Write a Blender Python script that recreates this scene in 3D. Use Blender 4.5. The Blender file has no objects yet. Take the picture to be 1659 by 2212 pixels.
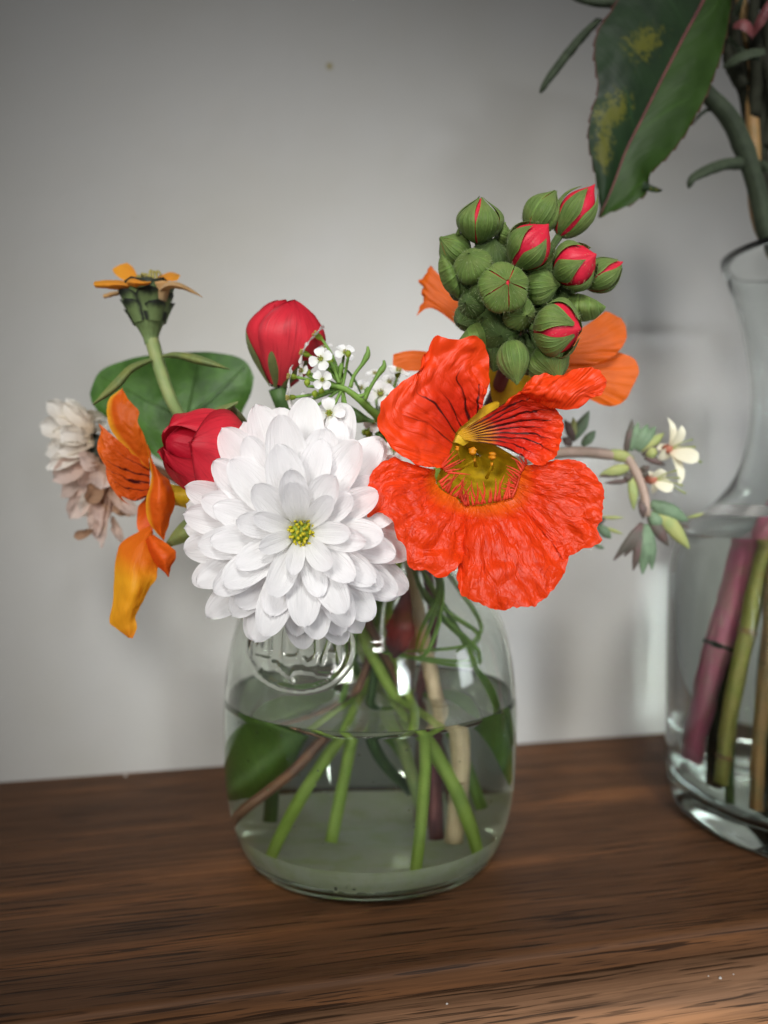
import bpy, math, random
import numpy as np
from mathutils import Vector, Matrix, noise

random.seed(7)
SC = bpy.context.scene
COL = SC.collection
R = math.radians

# ------------------------------------------------------------------ camera, world, lights, exposure
FPX = 1736.0                      # focal length in pixels of a 1659 x 2212 picture
PITCH = R(2.0)
CAM = Vector((0, 0, 0.126))
cam = bpy.data.cameras.new('camera')
cam_o = bpy.data.objects.new('camera', cam)
COL.objects.link(cam_o)
cam_o.location = CAM
cam_o.rotation_euler = (R(90) - PITCH, 0, 0)
cam.sensor_fit = 'VERTICAL'
cam.sensor_height = 36
cam.sensor_width = 27
cam.lens = 36 * FPX / 2212
cam.clip_start = 0.005
cam.clip_end = 50
cam.dof.use_dof = True
cam.dof.focus_distance = 0.205
cam.dof.aperture_fstop = 7.2
SC.camera = cam_o

world = bpy.data.worlds.new('World')
SC.world = world
world.use_nodes = True
world.node_tree.nodes['Background'].inputs[0].default_value = (0.92, 0.95, 1.0, 1)
world.node_tree.nodes['Background'].inputs[1].default_value = 0.115


def area(name, loc, target, sx, sy, power, col, spread=180):
    l = bpy.data.lights.new(name, 'AREA')
    l.shape = 'RECTANGLE'
    l.size = sx
    l.size_y = sy
    l.energy = power
    l.color = col
    l.spread = R(spread)
    o = bpy.data.objects.new(name, l)
    COL.objects.link(o)
    o.location = loc
    o.rotation_euler = (Vector(target) - Vector(loc)).to_track_quat('-Z', 'Y').to_euler()
    return o


area('window_and_fill_light', (-0.34, -0.62, 0.34), (0.00, 0.36, 0.095), 0.28, 0.28, 0.145, (1.0, 0.98, 0.94), 20)
area('window_and_fill_light', (0.42, -0.54, 0.22), (0.060, 0.38, 0.075), 0.20, 0.24, 0.105, (0.90, 0.95, 1.0), 22)
area('window_and_fill_light', (0.08, -0.46, 0.72), (0.055, 0.37, 0.090), 0.34, 0.30, 0.235, (1.0, 0.99, 0.97), 20)  # added overhead fill, no window: keeps bouquet shadows low and the wall even
area('window_and_fill_light', (0.80, 0.10, 0.15), (0.00, 0.28, 0.07), 0.18, 0.20, 0.03, (0.90, 0.95, 1.0), 40)

SC.view_settings.view_transform = 'Standard'
SC.view_settings.look = 'None'
SC.view_settings.exposure = 0.27
SC.view_settings.gamma = 1
SC.render.film_transparent = False
cy = SC.cycles
cy.use_denoising = True
cy.denoising_prefilter = 'ACCURATE'
cy.max_bounces = 16
cy.transmission_bounces = 16
cy.glossy_bounces = 6
cy.transparent_max_bounces = 16
cy.sample_clamp_indirect = 30
cy.blur_glossy = 0.3


# ------------------------------------------------------------------ helpers
def P(vx, vy, d):
    """The point at forward distance d that shows at (vx, vy) of the 1659 x 2212 picture."""
    x = (vx - 829.5) / FPX
    y = -(vy - 1106.0) / FPX
    c, s = math.cos(PITCH), math.sin(PITCH)
    fy, fz = c + y * s, -s + y * c
    t = d / fy
    return Vector((x * t, d, CAM.z + fz * t))


def PX(p):
    """Inverse of P, on numpy arrays (n,3)."""
    c, s = math.cos(PITCH), math.sin(PITCH)
    q = p - np.array(CAM)
    fw = q[:, 1] * c - q[:, 2] * s
    up = q[:, 1] * s + q[:, 2] * c
    return np.stack([829.5 + FPX * q[:, 0] / fw, 1106.0 - FPX * up / fw], 1)


WM = {}


def wm(o):
    return WM.get(o.name, Matrix.Identity(4))


def attach(o, parent, M):
    WM[o.name] = M
    o.matrix_basis = M
    if parent is not None:
        o.parent = parent
        o.matrix_parent_inverse = wm(parent).inverted()


def tag(o, label=None, cat=None, group=None, kind=None):
    if label: o['label'] = label
    if cat: o['category'] = cat
    if group: o['group'] = group
    if kind: o['kind'] = kind
    return o


def thing(name, loc, label, cat, group=None):
    o = bpy.data.objects.new(name, None)
    COL.objects.link(o)
    o.empty_display_size = 0.01
    attach(o, None, Matrix.Translation(Vector(loc)))
    return tag(o, label, cat, group)


def mesh(verts, faces, mats, uvs=None, smooth=True, fm=None):
    m = bpy.data.meshes.new('mesh')
    m.from_pydata([tuple(v) for v in verts], [], faces)
    for mt in (mats if isinstance(mats, (list, tuple)) else [mats]):
        m.materials.append(mt)
    if uvs is not None:
        l = m.uv_layers.new(name='UVMap')
        vi = np.empty(len(m.loops), dtype=np.int32)
        m.loops.foreach_get('vertex_index', vi)
        l.data.foreach_set('uv', np.asarray(uvs, dtype=np.float32)[vi].ravel())
    if smooth:
        m.polygons.foreach_set('use_smooth', [True] * len(m.polygons))
    if fm is not None:
        m.polygons.foreach_set('material_index', fm)
    m.update()
    return m


def put(name, me, parent=None, M=None):
    o = bpy.data.objects.new(name, me)
    me.name = name
    COL.objects.link(o)
    attach(o, parent, M if M is not None else Matrix.Identity(4))
    return o


def spline(pts, n):
    p = np.array([tuple(q) for q in pts], dtype=float)
    if len(p) == 1:
        return np.repeat(p, n, 0)
    seg = np.maximum(np.linalg.norm(np.diff(p, axis=0), axis=1), 1e-7) ** 0.75
    t = np.concatenate([[0], np.cumsum(seg)])
    t /= t[-1]
    return hermite(t, p, np.linspace(0, 1, n))


def hermite(t, p, s):
    m = np.zeros_like(p)
    if len(p) > 2:
        d = np.diff(p, axis=0) / np.diff(t)[:, None]
        h = np.diff(t)
        m[1:-1] = (d[:-1] * h[1:, None] + d[1:] * h[:-1, None]) / (h[1:] + h[:-1])[:, None]
        m[0] = d[0] * 1.3 - m[1] * .3
        m[-1] = d[-1] * 1.3 - m[-2] * .3
    else:
        m[:] = (p[1] - p[0]) / (t[1] - t[0])
    k = np.clip(np.searchsorted(t, s, side='right') - 1, 0, len(t) - 2)
    h = (t[k + 1] - t[k])
    x = (s - t[k]) / h
    x = x[:, None]
    h = h[:, None]
    return ((2 * x ** 3 - 3 * x ** 2 + 1) * p[k] + (x ** 3 - 2 * x ** 2 + x) * h * m[k]
            + (-2 * x ** 3 + 3 * x ** 2) * p[k + 1] + (x ** 3 - x ** 2) * h * m[k + 1])


def gridfaces(nv, nu, closed=False, off=0):
    f = []
    for j in range(nv - 1):
        for i in range(nu if closed else nu - 1):
            i2 = (i + 1) % nu
            f.append((off + j * nu + i, off + j * nu + i2, off + (j + 1) * nu + i2, off + (j + 1) * nu + i))
    return f


def fbm(v, octv=3):
    a, s = 0, 1.0
    for k in range(octv):
        a += s * noise.noise(v * (2.03 ** k))
        s *= .5
    return a


def sheet(lines, nu=36, nv=30, amp=0.0, freq=260.0, seed=0, ridge=0.0, ridge_n=9, edge=0.0, sag=0.0, jag=0.0):
    """A smooth surface through polylines of 3D points, wrinkled along its normal. v runs across the lines, u along them."""
    L = np.stack([spline(l, nu) for l in lines])            # k, nu, 3
    k = len(lines)
    t = np.linspace(0, 1, k)
    s = np.linspace(0, 1, nv)
    g = hermite(t, L.reshape(k, -1), s).reshape(nv, nu, 3)
    du = np.gradient(g, axis=1)
    dv = np.gradient(g, axis=0)
    n = np.cross(du, dv)
    n /= np.maximum(np.linalg.norm(n, axis=2, keepdims=True), 1e-12)
    if n[:, :, 1].mean() > 0:
        n = -n
    if amp or ridge or edge or sag or jag:
        out = g.copy()
        for j in range(nv):
            v = j / (nv - 1)
            for i in range(nu):
                u = i / (nu - 1)
                q = Vector(g[j, i]) * freq + Vector((seed * 7.3, seed * 3.1, 0))
                h = 0
                if amp:
                    uvq = Vector((u * 7 + seed, v * 3.2, seed * 1.7))
                    h += amp * (fbm(q * .7, 2) * .5 + 1.1 * abs(noise.noise(q * .9)) + .55 * abs(noise.noise(q * 2.1)) + 1.0 * abs(noise.noise(uvq)) - .7) * (.3 + .7 * v)
                if ridge:
                    ph = u * ridge_n + .8 * noise.noise(Vector((u * 3, v * 2.2, seed)))
                    h += ridge * math.sin(ph * 6.283) * (.15 + .85 * v) * (.5 + .7 * abs(noise.noise(Vector((u * 5, v * 3, seed + 5)))))
                if edge:
                    h += edge * max(0, v - .55) / .45 * fbm(Vector((u * 9 + seed, v * 2, seed)), 2)
                if sag:
                    h += sag * math.sin(math.pi * u) * math.sin(math.pi * v)
                out[j, i] += n[j, i] * h
                if jag and v > .8:
                    out[j, i] += dv[j, i] / (np.linalg.norm(dv[j, i]) + 1e-9) * jag * (v - .8) / .2 * fbm(Vector((u * 26 + seed, seed, 1)), 2)
        g = out
    uu, vv = np.meshgrid(np.linspace(0, 1, nu), np.linspace(0, 1, nv))
    return g.reshape(-1, 3), gridfaces(nv, nu), np.stack([uu.ravel(), vv.ravel()], 1)


def join(parts):
    V, F, U = [], [], []
    n = 0
    for v, f, u in parts:
        V.append(np.asarray(v)); U.append(np.asarray(u))
        F += [tuple(i + n for i in q) for q in f]
        n += len(v)
    return np.concatenate(V), F, np.concatenate(U)


def tube(pts, radii, nseg=14, n=24, wob=0.0, seed=0, flat=1.0, cap=True):
    c = spline(pts, n)
    r = np.interp(np.linspace(0, 1, n), np.linspace(0, 1, len(radii)), radii) if not np.isscalar(radii) else np.full(n, radii)
    tan = np.gradient(c, axis=0)
    tan /= np.maximum(np.linalg.norm(tan, axis=1, keepdims=True), 1e-12)
    ref = Vector((0, 1, .13)) if abs(tan[0][1]) < .9 else Vector((1, 0, .1))
    V, U = [], []
    for j in range(n):
        T = Vector(tan[j])
        B = T.cross(ref).normalized()
        ref = B.cross(T).normalized()
        for i in range(nseg):
            a = 2 * math.pi * i / nseg
            rr = r[j]
            if wob:
                rr *= 1 + wob * noise.noise(Vector((math.cos(a) * 1.3, math.sin(a) * 1.3, j * .45 + seed * 9)))
            V.append(Vector(c[j]) + (B * math.cos(a) + ref * math.sin(a) * flat) * rr)
            U.append((i / nseg, j / (n - 1)))
    F = gridfaces(n, nseg, True)
    if cap:
        F.append(tuple(range(nseg))[::-1])
        F.append(tuple((n - 1) * nseg + i for i in range(nseg)))
    return np.array([tuple(v) for v in V]), F, np.array(U)


def lathe(prof, nseg, cx=0, cy_=0, closed=False):
    V, U = [], []
    for j, (r, z) in enumerate(prof):
        for i in range(nseg):
            a = 2 * math.pi * i / nseg
            V.append((cx + r * math.cos(a), cy_ + r * math.sin(a), z))
            U.append((i / nseg, j / (len(prof) - 1)))
    F = gridfaces(len(prof), nseg, True)
    return np.array(V), F, np.array(U)


def frame(z, up=Vector((0, 0, 1))):
    """Rotation whose local +Z is z and local +Y near up."""
    z = Vector(z).normalized()
    if abs(z.dot(up)) > .98:
        up = Vector((1, 0, 0))
    x = up.cross(z).normalized()
    y = z.cross(x)
    return Matrix((x, y, z)).transposed().to_4x4()


def frame_y(y, zhint):
    """Rotation whose local +Y is y and local +Z near zhint."""
    y = Vector(y).normalized()
    x = y.cross(Vector(zhint)).normalized()
    z = x.cross(y)
    return Matrix((x, y, z)).transposed().to_4x4()


# ------------------------------------------------------------------ materials
class NT:
    def __init__(self, name):
        self.m = bpy.data.materials.new(name)
        self.m.use_nodes = True
        self.t = self.m.node_tree
        for n in list(self.t.nodes):
            self.t.nodes.remove(n)
        self.out = self.n('ShaderNodeOutputMaterial')

    def n(self, typ, **kw):
        o = self.t.nodes.new(typ)
        for k, v in kw.items():
            setattr(o, k, v)
        return o

    def set(self, sock, v):
        if hasattr(v, 'is_output') or isinstance(v, bpy.types.NodeSocket):
            self.t.links.new(v, sock)
        elif isinstance(v, (tuple, list)):
            sock.default_value = tuple(v) + ((1,) if len(v) == 3 and len(sock.default_value) == 4 else ())
        else:
            sock.default_value = v

    def math(self, op, a, b=0.0, c=0.0, clamp=False):
        o = self.n('ShaderNodeMath', operation=op, use_clamp=clamp)
        self.set(o.inputs[0], a); self.set(o.inputs[1], b); self.set(o.inputs[2], c)
        return o.outputs[0]

    def mix(self, f, a, b, blend='MIX'):
        o = self.n('ShaderNodeMix', data_type='RGBA', blend_type=blend)
        self.set(o.inputs[0], f); self.set(o.inputs[6], a); self.set(o.inputs[7], b)
        return o.outputs[2]

    def uv(self):
        s = self.n('ShaderNodeSeparateXYZ')
        self.t.links.new(self.n('ShaderNodeTexCoord').outputs['UV'], s.inputs[0])
        return s.outputs[0], s.outputs[1]

    def noise(self, vec, scale, detail=4, rough=.55, dist=0.0):
        o = self.n('ShaderNodeTexNoise')
        if vec is not None:
            self.set(o.inputs['Vector'], vec)
        o.inputs['Scale'].default_value = scale
        o.inputs['Detail'].default_value = detail
        o.inputs['Roughness'].default_value = rough
        o.inputs['Distortion'].default_value = dist
        return o.outputs[0]

    def vec(self, x, y, z=0.0):
        o = self.n('ShaderNodeCombineXYZ')
        self.set(o.inputs[0], x); self.set(o.inputs[1], y); self.set(o.inputs[2], z)
        return o.outputs[0]

    def coord(self, which='Object'):
        return self.n('ShaderNodeTexCoord').outputs[which]

    def smooth(self, x, a, b):
        o = self.n('ShaderNodeMapRange', interpolation_type='SMOOTHSTEP')
        self.set(o.inputs[0], x)
        o.inputs[1].default_value = a; o.inputs[2].default_value = b
        o.inputs[3].default_value = 0; o.inputs[4].default_value = 1
        return o.outputs[0]

    def ramp(self, x, stops):
        o = self.n('ShaderNodeValToRGB')
        self.set(o.inputs[0], x)
        e = o.color_ramp.elements
        e[0].position, e[0].color = stops[0][0], tuple(stops[0][1]) + (1,)
        e[1].position, e[1].color = stops[-1][0], tuple(stops[-1][1]) + (1,)
        for p, c in stops[1:-1]:
            q = e.new(p)
            q.color = tuple(c) + (1,)
        return o.outputs[0]

    def bump(self, h, strength=.4, dist=.001):
        o = self.n('ShaderNodeBump')
        o.inputs['Strength'].default_value = strength
        o.inputs['Distance'].default_value = dist
        self.set(o.inputs['Height'], h)
        return o.outputs[0]

    def done(self, shader):
        self.t.links.new(shader, self.out.inputs[0])
        return self.m

    def principled(self, **kw):
        o = self.n('ShaderNodeBsdfPrincipled')
        for k, v in kw.items():
            self.set(o.inputs[k.replace('_', ' ')], v)
        return o.outputs[0]

    def leafy(self, col, tcol, t, rough=.45, normal=None, spec=.4, sheen=0.0):
        p = self.n('ShaderNodeBsdfPrincipled')
        self.set(p.inputs['Base Color'], col)
        self.set(p.inputs['Roughness'], rough)
        p.inputs['Specular IOR Level'].default_value = spec
        if sheen:
            p.inputs['Sheen Weight'].default_value = sheen
            p.inputs['Sheen Roughness'].default_value = .4
            p.inputs['Sheen Tint'].default_value = (.75, .85, .6, 1)
        tr = self.n('ShaderNodeBsdfTranslucent')
        self.set(tr.inputs[0], tcol)
        if normal is not None:
            self.set(p.inputs['Normal'], normal); self.set(tr.inputs['Normal'], normal)
        mx = self.n('ShaderNodeMixShader')
        self.set(mx.inputs[0], t)
        self.t.links.new(p.outputs[0], mx.inputs[1])
        self.t.links.new(tr.outputs[0], mx.inputs[2])
        return mx.outputs[0]


def mat_petal(name, stops, tcol, t=.35, rough=.45, vein=.25, veins=34, wr=.25, wrs=420, var=.12, spec=.35, crease=0.0, rnd_=0.0, rim=0.0, streak=.12):
    k = NT(name)
    u, v = k.uv()
    col = k.ramp(v, stops)
    big = k.noise(k.coord('Object'), 160, 3)
    col = k.mix(k.math('MULTIPLY', k.smooth(big, .35, .75), var * 2), col, k.mix(1, col, (.55, .45, .5), 'MULTIPLY'))
    vn = k.noise(k.vec(k.math('MULTIPLY', u, veins), k.math('MULTIPLY', v, 2.2)), 1.0, 2)
    wn = k.noise(k.coord('Object'), wrs, 4, .6)
    h = k.math('ADD', k.math('MULTIPLY', vn, vein), k.math('MULTIPLY', wn, wr))
    if crease:
        cn = k.math('ABSOLUTE', k.math('SUBTRACT', k.noise(k.vec(k.math('MULTIPLY', u, 7), k.math('MULTIPLY', v, 3.2)), 1.0, 2, .5, .5), .5))
        cn2 = k.math('ABSOLUTE', k.math('SUBTRACT', k.noise(k.vec(k.math('MULTIPLY', u, 17), k.math('MULTIPLY', v, 8)), 1.0, 2, .5, .5), .5))
        h = k.math('ADD', h, k.math('ADD', k.math('MULTIPLY', k.smooth(cn, 0, .12), crease), k.math('MULTIPLY', k.smooth(cn2, 0, .10), crease * .4)))
        rv = k.math('ABSOLUTE', k.math('SUBTRACT', k.noise(k.vec(k.math('MULTIPLY', u, 9), k.math('MULTIPLY', v, 1.6)), 1.0, 2, .5, .3), .5))
        col = k.mix(k.math('MULTIPLY', k.math('SUBTRACT', 1, k.smooth(rv, .0, .022)), .35), col, (.38, .008, .002))
    if rim:
        col = k.mix(k.math('MULTIPLY', k.smooth(k.math('ABSOLUTE', k.math('SUBTRACT', k.math('MULTIPLY', u, 2), 1)), .80, 1.0), rim), col, k.mix(1, col, (.3, .3, .35), 'MULTIPLY'))
    if rnd_:
        rb_ = k.math('ADD', 1 - rnd_, k.math('MULTIPLY', k.n('ShaderNodeObjectInfo').outputs['Random'], rnd_))
        col = k.mix(1, col, k.vec(rb_, rb_, rb_), 'MULTIPLY')
    nm = k.bump(h, .6, .0012)
    col = k.mix(k.math('MULTIPLY', k.smooth(vn, .5, .75), streak if vein else 0), col, (0, 0, 0))
    return k.done(k.leafy(col, tcol, t, rough, nm, spec))


M = {}
M['white_petal'] = mat_petal('white_petal', [(0, (.72, .76, .50)), (.22, (.90, .90, .87)), (1, (.94, .93, .94))],
                             (.96, .94, .95), .52, .38, .40, 18, .03, 400, .0, .45)
M['orange'] = mat_petal('nasturtium_orange', [(0, (.80, .14, .006)), (.25, (.78, .042, .004)), (1, (.80, .050, .005))],
                        (.90, .075, .004), .34, .40, .20, 22, .14, 420, .16, .32, crease=.25)
M['orange_soft'] = mat_petal('nasturtium_light_orange', [(0, (.85, .40, .02)), (.2, (.66, .10, .006)), (1, (.68, .125, .008))],
                             (.80, .16, .008), .35, .5, .2, 18, .15, 380, .16, .25)
M['orange_dark'] = mat_petal('nasturtium_red_orange', [(0, (.60, .06, .004)), (1, (.72, .13, .010))],
                             (.80, .12, .006), .30, .5, .2, 18, .15, 380, .1, .25)
M['yellow_tip'] = mat_petal('nasturtium_yellow_back', [(0, (.72, .12, .008)), (.30, (.78, .16, .010)), (.48, (.90, .42, .02)), (.9, (.88, .36, .02)), (1, (.80, .2, .01))],
                            (.95, .40, .01), .45, .5, .3, 14, .15, 380, .05, .25)
M['zinnia'] = mat_petal('zinnia_petal', [(0, (.62, .30, .06)), (.5, (.78, .30, .03)), (1, (.80, .34, .03))],
                        (.85, .36, .04), .3, .55, .3, 12, .2, 500, .12, .2)
M['zinnia_back'] = mat_petal('zinnia_petal_back', [(0, (.50, .36, .20)), (1, (.62, .36, .14))],
                             (.7, .4, .15), .3, .6, .3, 12, .2, 500, .12, .2)
M['rose'] = mat_petal('rosebud_red', [(0, (.74, .06, .075)), (.6, (.78, .034, .055)), (1, (.55, .012, .03))],
                      (.75, .02, .04), .22, .5, .16, 26, .10, 500, .14, .3, rnd_=.2, rim=.6, streak=.34)
M['rose_dark'] = mat_petal('rosebud_inner', [(0, (.40, .004, .015)), (1, (.42, .006, .022))],
                           (.5, .01, .02), .2, .55, .3, 20, .12, 600, .10, .25)
M['magenta'] = mat_petal('bud_red', [(0, (.62, .010, .05)), (1, (.66, .022, .045))], (.8, .02, .06), .2, .45, .3, 12, .2, 600, .15, .3)
M['wither'] = mat_petal('withered_petal', [(0, (.58, .44, .30)), (.35, (.84, .76, .66)), (1, (.94, .93, .89))],
                        (.8, .74, .62), .4, .6, .3, 14, .2, 500, .1, .2, rnd_=.18)
M['wither_pink'] = mat_petal('withered_pink_petal', [(0, (.40, .24, .15)), (.4, (.70, .52, .43)), (1, (.84, .71, .65))],
                             (.75, .55, .45), .4, .6, .3, 14, .2, 500, .1, .2, rnd_=.18)
M['wither_brown'] = mat_petal('withered_brown_petal', [(0, (.22, .12, .06)), (1, (.48, .30, .19))],
                              (.5, .3, .2), .35, .6, .3, 14, .2, 500, .1, .2, rnd_=.18)
M['aly_petal'] = mat_petal('alyssum_petal', [(0, (.70, .76, .55)), (.3, (.85, .85, .82)), (1, (.87, .87, .88))], (.85, .86, .84), .3, .5, .2, 8, .1, 900, .03, .25)
M['cream'] = mat_petal('succulent_petal', [(0, (.66, .48, .34)), (.3, (.78, .74, .56)), (1, (.80, .78, .62))], (.8, .76, .6), .3, .5, .2, 8, .1, 700, .04, .25)


def mat_guides(name='nasturtium_lined', nl=8.0, ww=.42, v0=.0, blade=((.62, .030, .010), (.70, .035, .008), (.80, .060, .008))):
    """Upper nasturtium petals: yellow claw, dark radiating nectar lines, orange-red blade."""
    k = NT(name)
    u, v = k.uv()
    v = k.math('ADD', k.math('MULTIPLY', v, 1 - v0), v0)
    wob = k.noise(k.vec(k.math('MULTIPLY', u, 6), k.math('MULTIPLY', v, 5)), 1, 2)
    ph = k.math('ADD', k.math('MULTIPLY', u, nl), k.math('MULTIPLY', wob, 1.1))
    a = k.math('ABSOLUTE', k.math('SUBTRACT', k.math('FRACT', ph), .5))
    lenvar = k.noise(k.vec(k.math('MULTIPLY', u, 5), .3), 2.2, 1)
    w = k.math('MULTIPLY', k.math('SUBTRACT', k.math('ADD', .46, k.math('MULTIPLY', lenvar, .85)), v), ww)
    mask = k.smooth(k.math('SUBTRACT', w, a), -.02, .06)
    mask = k.math('MULTIPLY', mask, k.smooth(v, .06, .16))
    col = k.ramp(v, [(0, (.62, .36, .01)), (.20, (.60, .26, .01)), (.34, blade[0]), (.7, blade[1]), (1, blade[2])])
    col = k.mix(mask, col, (.030, .002, .003))
    vn = k.noise(k.vec(k.math('MULTIPLY', u, 26), k.math('MULTIPLY', v, 2.2)), 1.0, 2)
    wn = k.noise(k.coord('Object'), 260, 4, .6)
    cn = k.math('ABSOLUTE', k.math('SUBTRACT', k.noise(k.vec(k.math('MULTIPLY', u, 7), k.math('MULTIPLY', v, 3.2)), 1.0, 2, .5, .5), .5))
    cn2 = k.math('ABSOLUTE', k.math('SUBTRACT', k.noise(k.vec(k.math('MULTIPLY', u, 17), k.math('MULTIPLY', v, 8)), 1.0, 2, .5, .5), .5))
    cr = k.math('MULTIPLY', k.math('ADD', k.math('MULTIPLY', k.smooth(cn, 0, .12), .34), k.math('MULTIPLY', k.smooth(cn2, 0, .10), .13)), k.smooth(v, .25, .6))
    nm = k.bump(k.math('ADD', cr, k.math('ADD', k.math('MULTIPLY', vn, .22), k.math('MULTIPLY', wn, .14))), .6, .0012)
    return k.done(k.leafy(col, k.mix(.5, col, (.85, .06, .006)), .26, .42, nm, .30))


M['lined'] = mat_guides(nl=9.0, ww=.46, blade=((.50, .014, .008), (.62, .022, .006), (.80, .055, .006)))
M['lined_soft'] = mat_guides('nasturtium_lined_soft', 5.0, .26, .36, ((.50, .055, .004), (.60, .085, .006), (.70, .12, .008)))


def mat_dots(name, base, tr):
    k = NT(name)
    n_ = k.noise(k.coord('Object'), 300, 3)
    c = k.mix(k.smooth(n_, .4, .7), base, tuple(x * .62 for x in base))
    return k.done(k.leafy(c, tr, .3, .5, k.bump(n_, .3, .001), .3))


M['throat'] = mat_dots('nasturtium_throat', (.44, .28, .006), (.55, .35, .008))
M['sepal_yellow'] = mat_dots('nasturtium_sepal', (.70, .45, .02), (.8, .5, .03))
M['fringe'] = mat_dots('fringe_red', (.75, .07, .03), (.85, .1, .04))
M['anther'] = mat_dots('anther_orange', (.70, .26, .006), (.6, .3, .01))
M['pollen'] = mat_dots('disc_floret_yellow', (.62, .54, .03), (.6, .5, .03))
M['disc_green'] = mat_dots('disc_green', (.30, .40, .04), (.3, .4, .05))
M['stamen'] = mat_dots('stamen_olive', (.42, .36, .10), (.4, .4, .1))


def mat_green(name, c1, c2, scale=180, rough=.5, t=.15, sheen=0.0, bump=.3, fibre=True, spec=.35, rib=False):
    k = NT(name)
    u, v = k.uv()
    n1 = k.noise(k.coord('Object'), scale, 4)
    n2 = k.noise(k.vec(k.math('MULTIPLY', u, 22), k.math('MULTIPLY', v, 2.5)), 1, 3) if fibre else k.noise(k.coord('Object'), scale * 3, 3)
    c = k.mix(k.smooth(n1, .35, .68), c1, c2)
    c = k.mix(k.math('MULTIPLY', k.smooth(n2, .45, .7), .3), c, tuple(min(1, x * 1.7) for x in c1))
    if rib:
        e = k.math('ABSOLUTE', k.math('SUBTRACT', k.math('MULTIPLY', u, 2), 1))
        c = k.mix(k.math('MULTIPLY', k.smooth(e, .82, .98), .55), c, tuple(min(1, x * 2.2) for x in c1))
        ln = k.math('ABSOLUTE', k.math('SUBTRACT', k.math('FRACT', k.math('ADD', k.math('MULTIPLY', u, 5), .5)), .5))
        lm = k.math('SUBTRACT', 1, k.smooth(ln, .02, .16))
        c = k.mix(k.math('MULTIPLY', lm, .30), c, tuple(min(1, x * 2.0) for x in c1))
        n2 = k.math('ADD', n2, k.math('MULTIPLY', lm, .6))
    return k.done(k.leafy(c, tuple(min(1, x * 2.0) for x in c1), t, rough, k.bump(k.math('ADD', n1, n2), bump, .0008), spec, sheen))


M['stem'] = mat_green('stem_green', (.17, .30, .055), (.12, .23, .04), t=.2)
M['stem_light'] = mat_green('stem_light_green', (.32, .44, .08), (.24, .36, .055), t=.25)
M['stem_pale'] = mat_green('stem_pale_green', (.22, .30, .11), (.30, .34, .13))
M['stem_dark'] = mat_green('stem_dark_green', (.06, .12, .03), (.035, .08, .02))
M['stem_brown'] = mat_green('stem_brown', (.20, .095, .05), (.13, .06, .035), t=.02)
M['stem_tan_lit'] = mat_green('stem_tan_lit', (.56, .44, .28), (.46, .34, .22), t=.08)  # tan lightened to paint in the light reflected around this stem
M['stem_red'] = mat_green('stem_reddish', (.17, .05, .05), (.11, .03, .035), t=.02)
M['cane_olive'] = mat_green('cane_olive', (.25, .25, .05), (.32, .27, .07), t=.03)
M['cane_brown'] = mat_green('cane_brown', (.30, .17, .06), (.20, .14, .05), t=.03)
M['cane_pink'] = mat_green('cane_pink', (.42, .10, .17), (.36, .15, .16), t=.03)
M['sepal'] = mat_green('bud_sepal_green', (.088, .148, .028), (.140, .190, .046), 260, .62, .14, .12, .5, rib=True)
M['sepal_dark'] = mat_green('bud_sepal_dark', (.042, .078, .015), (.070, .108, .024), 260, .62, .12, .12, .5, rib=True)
M['rose_sepal'] = mat_green('rose_sepal_green', (.10, .12, .035), (.14, .16, .05), 220, .6, .1, .25)
M['bract'] = mat_green('zinnia_bract', (.16, .23, .085), (.11, .16, .06), 260, .55, .08)
M['leaf_round'] = mat_green('round_leaf_green', (.050, .125, .018), (.028, .082, .011), 110, .5, .12, fibre=False, bump=.3)
M['leaf_vein'] = mat_green('round_leaf_vein', (.065, .15, .03), (.06, .14, .025), 70, .5, .1, fibre=False, bump=.1)
M['leaf_thin'] = mat_green('narrow_leaf', (.13, .17, .06), (.17, .19, .05), 200, .6, .15)
M['leaf_water'] = mat_green('submerged_leaf', (.10, .19, .03), (.07, .14, .02), 120, .5, .25)
M['succulent'] = mat_green('succulent_leaf', (.13, .20, .115), (.085, .13, .075), 200, .6, .04, .15)
M['succ_dark'] = mat_green('succulent_dark', (.07, .065, .05), (.10, .06, .055), 200, .6, .03, .1)
M['succ_yellow'] = mat_green('succulent_yellow', (.30, .32, .11), (.22, .28, .10), 200, .6, .06)
M['succ_stem'] = mat_green('succulent_stem', (.34, .25, .20), (.26, .20, .15), 200, .6, .03)
M['grey_leaf'] = mat_green('grey_green_leaf', (.036, .050, .026), (.024, .034, .018), 260, .75, .06, .1)
M['dark_stem'] = mat_green('dark_woody_stem', (.026, .028, .017), (.016, .016, .010), 260, .75, .02, spec=.15)
M['hair'] = mat_green('fuzz', (.30, .36, .18), (.26, .32, .16), 200, .6, .4, fibre=False)


def mat_bract_tip():
    k = NT('zinnia_bract_scale')
    u, v = k.uv()
    edge = k.math('MAXIMUM', v, k.math('MULTIPLY', k.math('ABSOLUTE', k.math('SUBTRACT', u, .5)), 1.9))
    n = k.noise(k.coord('Object'), 300, 3)
    e = k.smooth(k.math('ADD', edge, k.math('MULTIPLY', k.math('SUBTRACT', n, .5), .5)), .50, .85)
    c = k.mix(e, (.14, .20, .075), (.016, .020, .015))
    return k.done(k.leafy(c, (.1, .15, .05), .06, .6, k.bump(n, .3, .001), .25))


M['bract_tip'] = mat_bract_tip()
M['bract_dark'] = mat_green('zinnia_bract_dark', (.035, .045, .03), (.02, .024, .018), 300, .6, .03)


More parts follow.
